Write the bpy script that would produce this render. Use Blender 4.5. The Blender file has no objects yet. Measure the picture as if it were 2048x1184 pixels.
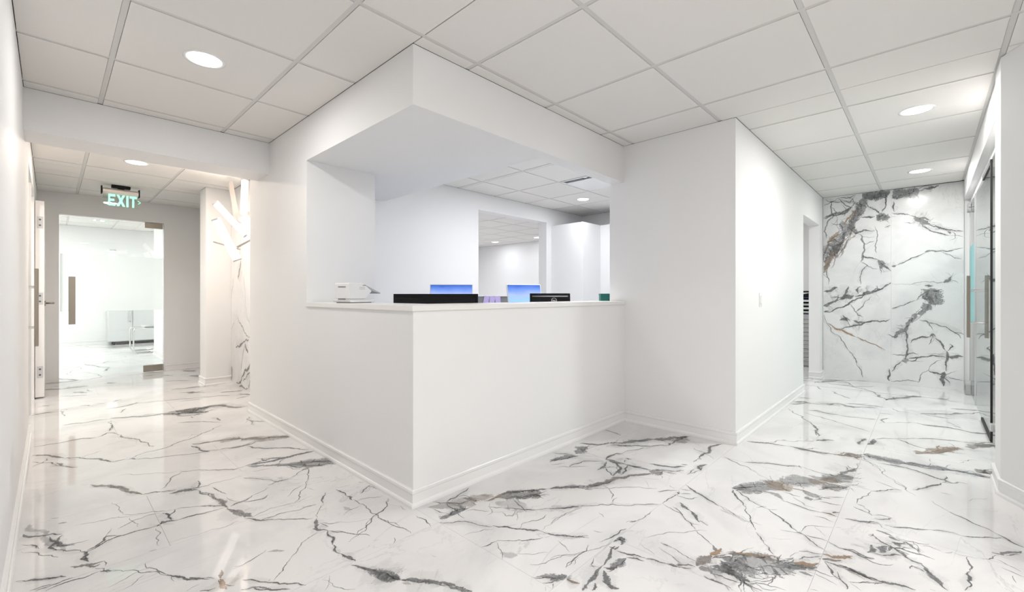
import bpy, bmesh, math, random
from mathutils import Vector, Matrix
random.seed(7)
R = math.radians
sc = bpy.context.scene
COL = sc.collection

# ------------------------------------------------------------------ camera
H = 2.402           # corridor ceiling
cam = bpy.data.objects.new('camera', bpy.data.cameras.new('camera'))
COL.objects.link(cam)
cam.location = (0, 0, 1.1)
cam.rotation_euler = (R(90), 0, R(43.517 - 90))
cam.data.sensor_width = 36
cam.data.lens = 875.88 / 2048 * 36
cam.data.shift_y = -(592 - 589.74) / 2048
cam.data.clip_start = 0.02
sc.camera = cam

# ------------------------------------------------------------------ world, exposure
w = bpy.data.worlds.new('world'); sc.world = w; w.use_nodes = True
w.node_tree.nodes['Background'].inputs[0].default_value = (1, 1, 1, 1)
w.node_tree.nodes['Background'].inputs[1].default_value = 0.3
sc.view_settings.view_transform = 'Standard'
sc.view_settings.look = 'None'
sc.view_settings.exposure = 0.13
sc.view_settings.gamma = 1.0
sc.view_settings.use_curve_mapping = False
sc.cycles.use_adaptive_sampling = True; sc.cycles.adaptive_threshold = .03; sc.cycles.max_bounces = 8; sc.cycles.diffuse_bounces = 4
sc.cycles.caustics_reflective = False; sc.cycles.caustics_refractive = False; sc.cycles.transparent_max_bounces = 12

# ------------------------------------------------------------------ lights without a fixture in view
def area(loc, size, power, col=(1, 1, 1), rot=(0, 0, 0), parent=None, shape='DISK', spread=180, sy=None):
    l = bpy.data.lights.new('lamp', 'AREA'); l.shape = shape; l.size = size
    if sy: l.size_y = sy
    l.energy = power; l.color = col; l.spread = R(spread)
    o = bpy.data.objects.new('lamp', l); COL.objects.link(o)
    o.location = loc; o.rotation_euler = rot
    if parent: o.parent = parent
    return o
NEUTRAL = (1.0, .98, .955); COOL = (.93, .95, 1.0); WARM = (1.0, .86, .74)
# added lamps, unseen above and behind the camera, to balance corridor brightness
for x, y, p in ((0.58, 0.8, 2), (1.25, -1.5, 42)):
    area((x, y, H - .01), .17, p, NEUTRAL)
pl = bpy.data.lights.new('lamp', 'POINT'); pl.energy = 12; pl.color = NEUTRAL; pl.shadow_soft_size = .12      # added fill light, unseen behind the camera, sends light sideways onto the header
po = bpy.data.objects.new('lamp', pl); COL.objects.link(po); po.location = (1.25, -1.5, 2.2)
# added out of view to brighten office, back office, rooms behind the glass doors
area((4.9, 2.45, H - .01), .17, 7, COOL)
area((3.7, 2.75, H - .01), .17, 28, COOL); area((-.9, 6.0, H - .01), .17, 16, NEUTRAL)
area((5.0, 6.4, H - .01), .17, 26, COOL); area((5.4, 8.0, H - .01), .17, 26, COOL)
for x, y, p in ((-.8, 9.6, 42), (-.8, 11.9, 46), (2.9, 11.6, 55)): area((x, y, 2.585), .4, p, (1, 1, .985))
area((5.6, -1.3, 2.38), .6, 26, (.95, 1, 1)); area((7.2, 2.2, 2.38), .4, 18, (1, 1, 1))

# ------------------------------------------------------------------ materials
def mat(name, col, rough=.5, metal=0, spec=.5, emit=0, ecol=None, alpha=1, bump=None):
    m = bpy.data.materials.new(name); m.use_nodes = True
    nt = m.node_tree; b = nt.nodes['Principled BSDF']
    b.inputs['Base Color'].default_value = (*col, 1)
    b.inputs['Roughness'].default_value = rough
    b.inputs['Metallic'].default_value = metal
    b.inputs['Specular IOR Level'].default_value = spec
    if emit:
        b.inputs['Emission Color'].default_value = (*(ecol or col), 1); b.inputs['Emission Strength'].default_value = emit
    if bump:
        n = nt.nodes.new('ShaderNodeTexNoise'); n.inputs['Scale'].default_value = bump[0]; n.inputs['Detail'].default_value = 3
        g = nt.nodes.new('ShaderNodeNewGeometry'); nt.links.new(g.outputs['Position'], n.inputs['Vector'])
        bp = nt.nodes.new('ShaderNodeBump'); bp.inputs['Strength'].default_value = bump[1]; bp.inputs['Distance'].default_value = .002
        nt.links.new(n.outputs['Fac'], bp.inputs['Height']); nt.links.new(bp.outputs['Normal'], b.inputs['Normal'])
    return m
M_WALL = mat('wall_paint', (.85, .847, .845), .6, spec=.3, bump=(180, .05))
M_TRIM = mat('trim_gloss', (.86, .855, .85), .25)
M_TILE = mat('ceiling_tile', (.82, .80, .772), .9, spec=.2, bump=(420, .25))
M_TEE = mat('ceiling_tee', (.68, .67, .65), .6)
M_VOID = mat('plenum', (.10, .10, .10), .9)
M_COUNTER = mat('countertop_solid', (.86, .85, .83), .28)
M_GROUT = mat('grout', (.84, .83, .82), .8)
M_STEEL = mat('brushed_steel', (.30, .268, .225), .32, 1)
M_CHROME = mat('chrome', (.75, .75, .75), .12, 1)
M_BLACK = mat('black_plastic', (.008, .008, .009), .45, spec=.2)
M_SEAL = mat('black_seal', (.008, .008, .008), .6)
M_WHITEP = mat('white_plastic', (.82, .82, .82), .35)
M_GREYP = mat('grey_plastic', (.42, .42, .43), .45)
M_SILVER = mat('silver', (.62, .62, .63), .35, .6)
M_DARKG = mat('dark_grey', (.10, .10, .11), .6)
M_CAB = mat('cabinet_grey', (.60, .61, .61), .4)
M_DRAWER = mat('drawer_grey', (.42, .42, .42), .4)
M_NAVY = mat('navy', (.03, .06, .12), .4)
M_GREEN = mat('green_card', (.005, .13, .10), .5)
M_PURPLE = mat('lilac_paper', (.60, .50, .86), .7)
M_WHITELAMP = mat('lamp_lens', (1, 1, 1), .5, emit=7, ecol=(1, .99, .97))
M_TUBE = mat('sconce_glass', (1, .96, .92), .4, emit=1.25, ecol=(1, .95, .90))
M_MINT = mat('exit_letters', (.3, .9, .62), .4, emit=.75, ecol=(.42, 1.0, .72))
M_ARM = mat('sconce_metal', (.50, .46, .43), .45)
M_CREAM = mat('exit_housing', (.75, .68, .64), .3, .4)
M_FELT = mat('fabric_grey', (.25, .25, .26), .9)
M_UPH = mat('upholstery', (.55, .56, .56), .8)

def mat_screen():
    m = mat('screen', (.02, .05, .2), .3); nt = m.node_tree; b = nt.nodes['Principled BSDF']
    tc = nt.nodes.new('ShaderNodeTexCoord'); sp = nt.nodes.new('ShaderNodeSeparateXYZ'); nt.links.new(tc.outputs['Generated'], sp.inputs[0])
    n = nt.nodes.new('ShaderNodeTexNoise'); n.inputs['Scale'].default_value = 2.2; nt.links.new(tc.outputs['Generated'], n.inputs['Vector'])
    ad = nt.nodes.new('ShaderNodeMath'); ad.operation = 'MULTIPLY_ADD'; ad.inputs[1].default_value = .22; ad.inputs[2].default_value = -.11
    nt.links.new(n.outputs['Fac'], ad.inputs[0])
    a2 = nt.nodes.new('ShaderNodeMath'); a2.operation = 'ADD'; nt.links.new(sp.outputs['Z'], a2.inputs[0]); nt.links.new(ad.outputs[0], a2.inputs[1])
    cr = nt.nodes.new('ShaderNodeValToRGB'); e = cr.color_ramp.elements
    e[0].position = .40; e[0].color = (.34, .60, .92, 1); e[1].position = .98; e[1].color = (.03, .11, .46, 1)
    x = cr.color_ramp.elements.new(.62); x.color = (.42, .52, .86, 1); x = cr.color_ramp.elements.new(.80); x.color = (.16, .29, .74, 1)
    nt.links.new(a2.outputs[0], cr.inputs[0]); nt.links.new(cr.outputs[0], b.inputs['Emission Color']); b.inputs['Emission Strength'].default_value = 1.0
    return m
M_SCREEN = mat_screen()

def mat_glass(name, tint=(.95, .98, .97), rough=0.0, ior=1.5):
    m = bpy.data.materials.new(name); m.use_nodes = True; nt = m.node_tree; nt.nodes.clear()
    o = nt.nodes.new('ShaderNodeOutputMaterial'); mx = nt.nodes.new('ShaderNodeMixShader')
    t = nt.nodes.new('ShaderNodeBsdfTransparent'); t.inputs[0].default_value = (*tint, 1)
    g = nt.nodes.new('ShaderNodeBsdfGlossy'); g.inputs['Roughness'].default_value = rough
    lw = nt.nodes.new('ShaderNodeLayerWeight'); lw.inputs[0].default_value = .5
    p5 = nt.nodes.new('ShaderNodeMath'); p5.operation = 'POWER'; p5.inputs[1].default_value = 5; nt.links.new(lw.outputs['Facing'], p5.inputs[0])
    f = nt.nodes.new('ShaderNodeMath'); f.operation = 'MULTIPLY_ADD'; f.inputs[1].default_value = .93; f.inputs[2].default_value = .035; nt.links.new(p5.outputs[0], f.inputs[0])
    nt.links.new(f.outputs[0], mx.inputs[0]); nt.links.new(t.outputs[0], mx.inputs[1]); nt.links.new(g.outputs[0], mx.inputs[2])
    nt.links.new(mx.outputs[0], o.inputs[0]); return m
M_GLASS = mat_glass('clear_glass')
M_ACRYL = mat_glass('clear_acrylic', (.92, .97, .94))
def mat_frost(name, col, clear=.42):
    m = bpy.data.materials.new(name); m.use_nodes = True; nt = m.node_tree; nt.nodes.clear()
    o = nt.nodes.new('ShaderNodeOutputMaterial')
    d = nt.nodes.new('ShaderNodeBsdfDiffuse'); d.inputs[0].default_value = (*col, 1)
    t = nt.nodes.new('ShaderNodeBsdfTranslucent'); t.inputs[0].default_value = (*col, 1)
    tr = nt.nodes.new('ShaderNodeBsdfTransparent')
    m1 = nt.nodes.new('ShaderNodeMixShader'); m1.inputs[0].default_value = .8
    nt.links.new(d.outputs[0], m1.inputs[1]); nt.links.new(t.outputs[0], m1.inputs[2])
    m2 = nt.nodes.new('ShaderNodeMixShader'); m2.inputs[0].default_value = clear
    nt.links.new(m1.outputs[0], m2.inputs[1]); nt.links.new(tr.outputs[0], m2.inputs[2]); nt.links.new(m2.outputs[0], o.inputs[0])
    return m
M_FROST = mat_frost('frosted_film', (.95, .97, .96))
M_FROST_TEAL = mat_frost('frosted_film_teal', (.60, .82, .83), .15)

def mat_marble(name, base=(.785, .775, .77), rough=.045, warm=.5):
    m = mat(name, base, rough, spec=.42); nt = m.node_tree; b = nt.nodes['Principled BSDF']
    L = nt.links.new
    g = nt.nodes.new('ShaderNodeNewGeometry')
    n1 = nt.nodes.new('ShaderNodeTexNoise'); n1.inputs['Scale'].default_value = 1.7; n1.inputs['Detail'].default_value = 6; n1.inputs['Roughness'].default_value = .6
    n1.inputs['Distortion'].default_value = .6
    L(g.outputs['Position'], n1.inputs['Vector'])
    cr = nt.nodes.new('ShaderNodeValToRGB'); e = cr.color_ramp.elements
    e[0].position = .34; e[0].color = (base[0]*.87, base[1]*.875, base[2]*.885, 1); e[1].position = .55; e[1].color = (*base, 1)
    L(n1.outputs['Fac'], cr.inputs[0])
    # fine hairline veins
    n2 = nt.nodes.new('ShaderNodeTexNoise'); n2.inputs['Scale'].default_value = 2.1; n2.inputs['Detail'].default_value = 7; n2.inputs['Roughness'].default_value = .55; n2.inputs['Distortion'].default_value = .9
    mp = nt.nodes.new('ShaderNodeMapping'); mp.inputs['Rotation'].default_value = (0, 0, R(38)); mp.inputs['Scale'].default_value = (.55, 1.6, 1.0)
    L(g.outputs['Position'], mp.inputs[0]); L(mp.outputs[0], n2.inputs['Vector'])
    s = nt.nodes.new('ShaderNodeMath'); s.operation = 'SUBTRACT'; s.inputs[1].default_value = .5; L(n2.outputs['Fac'], s.inputs[0])
    a = nt.nodes.new('ShaderNodeMath'); a.operation = 'ABSOLUTE'; L(s.outputs[0], a.inputs[0])
    mr = nt.nodes.new('ShaderNodeMapRange'); mr.inputs[1].default_value = 0; mr.inputs[2].default_value = .008; mr.inputs[3].default_value = .30; mr.inputs[4].default_value = 0
    L(a.outputs[0], mr.inputs[0])
    n3 = nt.nodes.new('ShaderNodeTexNoise'); n3.inputs['Scale'].default_value = 1.3; L(g.outputs['Position'], n3.inputs['Vector'])
    mr3 = nt.nodes.new('ShaderNodeMapRange'); mr3.inputs[1].default_value = .45; mr3.inputs[2].default_value = .65; L(n3.outputs['Fac'], mr3.inputs[0])
    mu = nt.nodes.new('ShaderNodeMath'); mu.operation = 'MULTIPLY'; L(mr.outputs[0], mu.inputs[0]); L(mr3.outputs[0], mu.inputs[1])
    mx = nt.nodes.new('ShaderNodeMix'); mx.data_type = 'RGBA'; L(mu.outputs[0], mx.inputs[0]); L(cr.outputs[0], mx.inputs[6]); mx.inputs[7].default_value = (.25, .25, .26, 1)
    L(mx.outputs[2], b.inputs['Base Color'])
    return m
M_MARBLE = mat_marble('floor_marble')
M_MARBLE_W = mat_marble('wall_marble', (.80, .80, .80), .2)

def mat_vein(name, rough):
    m = mat(name, (.1, .1, .1), rough); nt = m.node_tree; b = nt.nodes['Principled BSDF']; L = nt.links.new
    def N(t, **k):
        n = nt.nodes.new(t)
        for a, v in k.items(): setattr(n, a, v)
        return n
    def math_(op, x, y=None, z=None, clamp=False):
        n = N('ShaderNodeMath', operation=op); n.use_clamp = clamp
        for i, v in enumerate((x, y, z)):
            if v is None: continue
            if isinstance(v, (int, float)): n.inputs[i].default_value = v
            else: L(v, n.inputs[i])
        return n.outputs[0]
    at = N('ShaderNodeAttribute', attribute_name='vein'); sp = N('ShaderNodeSeparateColor'); L(at.outputs['Color'], sp.inputs[0])
    u, op, rust, wid = sp.outputs[0], sp.outputs[1], sp.outputs[2], at.outputs['Alpha']
    g = N('ShaderNodeNewGeometry')
    def noise(s, d, r=.6, dist=0):
        n = N('ShaderNodeTexNoise'); n.inputs['Scale'].default_value = s; n.inputs['Detail'].default_value = d; n.inputs['Roughness'].default_value = r
        n.inputs['Distortion'].default_value = dist; L(g.outputs['Position'], n.inputs['Vector']); return n.outputs['Fac']
    nf = noise(110, 6, .7); nm = noise(14, 8, .68, .8); nb = noise(34, 6, .7, 1.2)
    core = math_('SUBTRACT', 1.0, math_('ABSOLUTE', math_('MULTIPLY_ADD', u, 2.0, -1.0)))      # 0 at the rim, 1 on the axis
    nz = math_('ADD', math_('MULTIPLY', math_('SUBTRACT', nf, .5), 1.7), math_('MULTIPLY', math_('SUBTRACT', nm, .5), math_('MULTIPLY_ADD', wid, 1.4, .5)))
    sh = math_('ADD', math_('ADD', core, math_('MULTIPLY', wid, .22)), math_('MULTIPLY', nz, 1.5))
    sm = N('ShaderNodeMapRange', interpolation_type='SMOOTHSTEP'); L(sh, sm.inputs[0])
    sm.inputs[1].default_value = .10; sm.inputs[2].default_value = .50
    # wide bands are mottled
    mot = N('ShaderNodeMapRange'); L(nb, mot.inputs[0]); mot.inputs[1].default_value = .38; mot.inputs[2].default_value = .58; mot.inputs[3].default_value = .60; mot.inputs[4].default_value = 1.0
    mo = math_('ADD', 1.0, math_('MULTIPLY', wid, math_('SUBTRACT', mot.outputs[0], 1.0)))
    alpha = math_('MULTIPLY', math_('MULTIPLY', sm.outputs[0], op), mo, clamp=True)
    L(alpha, b.inputs['Alpha'])
    cr = N('ShaderNodeValToRGB'); e = cr.color_ramp.elements
    e[0].position = .35; e[0].color = (.05, .051, .054, 1); e[1].position = .62; e[1].color = (.20, .205, .21, 1); L(nb, cr.inputs[0])
    cw = N('ShaderNodeValToRGB'); e = cw.color_ramp.elements
    e[0].position = .34; e[0].color = (.07, .072, .075, 1); e[1].position = .64; e[1].color = (.46, .465, .47, 1); L(nb, cw.inputs[0])
    x_ = cw.color_ramp.elements.new(.47); x_.color = (.27, .275, .28, 1)
    m0 = N('ShaderNodeMix', data_type='RGBA'); L(wid, m0.inputs[0]); L(cr.outputs[0], m0.inputs[6]); L(cw.outputs[0], m0.inputs[7])
    mx = N('ShaderNodeMix', data_type='RGBA'); L(rust, mx.inputs[0]); L(m0.outputs[2], mx.inputs[6]); mx.inputs[7].default_value = (.42, .27, .155, 1)
    L(mx.outputs[2], b.inputs['Base Color'])
    return m
M_VEIN = mat_vein('floor_vein', .05); M_VEIN_W = mat_vein('wall_vein', .2)

# ------------------------------------------------------------------ mesh helpers
def link(name, me, parent=None, mats=(), kind=None):
    o = bpy.data.objects.new(name, me); COL.objects.link(o)
    for m in mats: me.materials.append(m)
    if parent is not None: o.parent = parent
    if kind: o['kind'] = kind
    return o
def pydata(name, V, F, m, parent=None, kind=None, smooth=False, bevel=0):
    me = bpy.data.meshes.new(name); me.from_pydata(V, [], F); me.update()
    bm = bmesh.new(); bm.from_mesh(me); bmesh.ops.recalc_face_normals(bm, faces=bm.faces)
    if bevel: bmesh.ops.bevel(bm, geom=list(bm.edges), offset=bevel, segments=2, affect='EDGES', profile=.5, clamp_overlap=True)
    bm.to_mesh(me); bm.free()
    if smooth:
        for p in me.polygons: p.use_smooth = True
    return link(name, me, parent, [m] if not isinstance(m, (list, tuple)) else m, kind)
class MB:
    def __init__(s): s.V = []; s.F = []
    def box(s, x0, x1, y0, y1, z0, z1, T=None):
        n = len(s.V); P = [(x, y, z) for z in (z0, z1) for y in (y0, y1) for x in (x0, x1)]
        if T: P = [tuple(T @ Vector(p)) for p in P]
        s.V += P
        s.F += [tuple(n + i for i in f) for f in ((0, 2, 3, 1), (4, 5, 7, 6), (0, 1, 5, 4), (2, 6, 7, 3), (0, 4, 6, 2), (1, 3, 7, 5))]; return s
    def prism(s, pts, z0, z1):
        n = len(s.V); k = len(pts)
        s.V += [(x, y, z0) for x, y in pts] + [(x, y, z1) for x, y in pts]
        s.F += [tuple(range(n + k - 1, n - 1, -1)), tuple(range(n + k, n + 2 * k))]
        s.F += [(n + i, n + (i + 1) % k, n + k + (i + 1) % k, n + k + i) for i in range(k)]; return s
    def prof(s, pts, x0, x1, T=None):     # profile in (y,z), extruded along x
        n = len(s.V); k = len(pts)
        P = [(x0, y, z) for y, z in pts] + [(x1, y, z) for y, z in pts]
        if T: P = [tuple(T @ Vector(p)) for p in P]
        s.V += P
        s.F += [tuple(range(n + k - 1, n - 1, -1)), tuple(range(n + k, n + 2 * k))]
        s.F += [(n + i, n + (i + 1) % k, n + k + (i + 1) % k, n + k + i) for i in range(k)]; return s
    def cyl(s, a, b, r, seg=16, r2=None, caps=True):
        a, b = Vector(a), Vector(b); d = (b - a).normalized(); r2 = r if r2 is None else r2
        u = d.orthogonal().normalized(); v = d.cross(u); n = len(s.V)
        for p, rr in ((a, r), (b, r2)):
            for i in range(seg):
                t = 2 * math.pi * i / seg; s.V.append(tuple(p + (u * math.cos(t) + v * math.sin(t)) * rr))
        s.F += [(n + i, n + (i + 1) % seg, n + seg + (i + 1) % seg, n + seg + i) for i in range(seg)]
        if caps: s.F += [tuple(range(n + seg - 1, n - 1, -1)), tuple(range(n + seg, n + 2 * seg))]
        return s
    def tube(s, pts, r, seg=12):
        P = [Vector(p) for p in pts]; n = len(s.V); u = None
        for i, p in enumerate(P):
            d = ((P[min(i + 1, len(P) - 1)] - P[max(i - 1, 0)])).normalized()
            u = d.orthogonal().normalized() if u is None else (u - d * u.dot(d)).normalized(); v = d.cross(u)
            for k in range(seg):
                t = 2 * math.pi * k / seg; s.V.append(tuple(p + (u * math.cos(t) + v * math.sin(t)) * r))
        for i in range(len(P) - 1):
            for k in range(seg):
                a = n + i * seg; s.F.append((a + k, a + (k + 1) % seg, a + seg + (k + 1) % seg, a + seg + k))
        s.F += [tuple(range(n + seg - 1, n - 1, -1)), tuple(range(n + (len(P) - 1) * seg, n + len(P) * seg))]; return s
    def build(s, name, m, parent=None, kind=None, bevel=0, smooth=False):
        return pydata(name, s.V, s.F, m, parent, kind, smooth, bevel)
def tag(o, label, cat, group=None):
    o['label'] = label; o['category'] = cat
    if group: o['group'] = group
    return o
def thing(name, loc, label, cat, group=None, rz=0):
    o = bpy.data.objects.new(name, None); COL.objects.link(o); o.location = loc; o.rotation_euler.z = rz; o.empty_display_size = .1
    return tag(o, label, cat, group)
def struct(name, mb, m, bevel=0): return mb.build(name, m, kind='structure', bevel=bevel)
def dup(o, loc, label, lamp_power=None):
    r = o.copy(); COL.objects.link(r); r.location = loc; r['label'] = label
    for ch in list(o.children):
        c = ch.copy(); COL.objects.link(c); c.parent = r
    return r
def rounded(pts, r, n=5):     # round the inner corners of a 3D polyline
    P = [Vector(p) for p in pts]; out = [P[0]]
    for i in range(1, len(P) - 1):
        a = P[i] + (P[i - 1] - P[i]).normalized() * r; c = P[i] + (P[i + 1] - P[i]).normalized() * r
        for k in range(n + 1):
            t = k / n; out.append(a * (1 - t) ** 2 + P[i] * 2 * t * (1 - t) + c * t * t)
    return out + [P[-1]]

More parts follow.
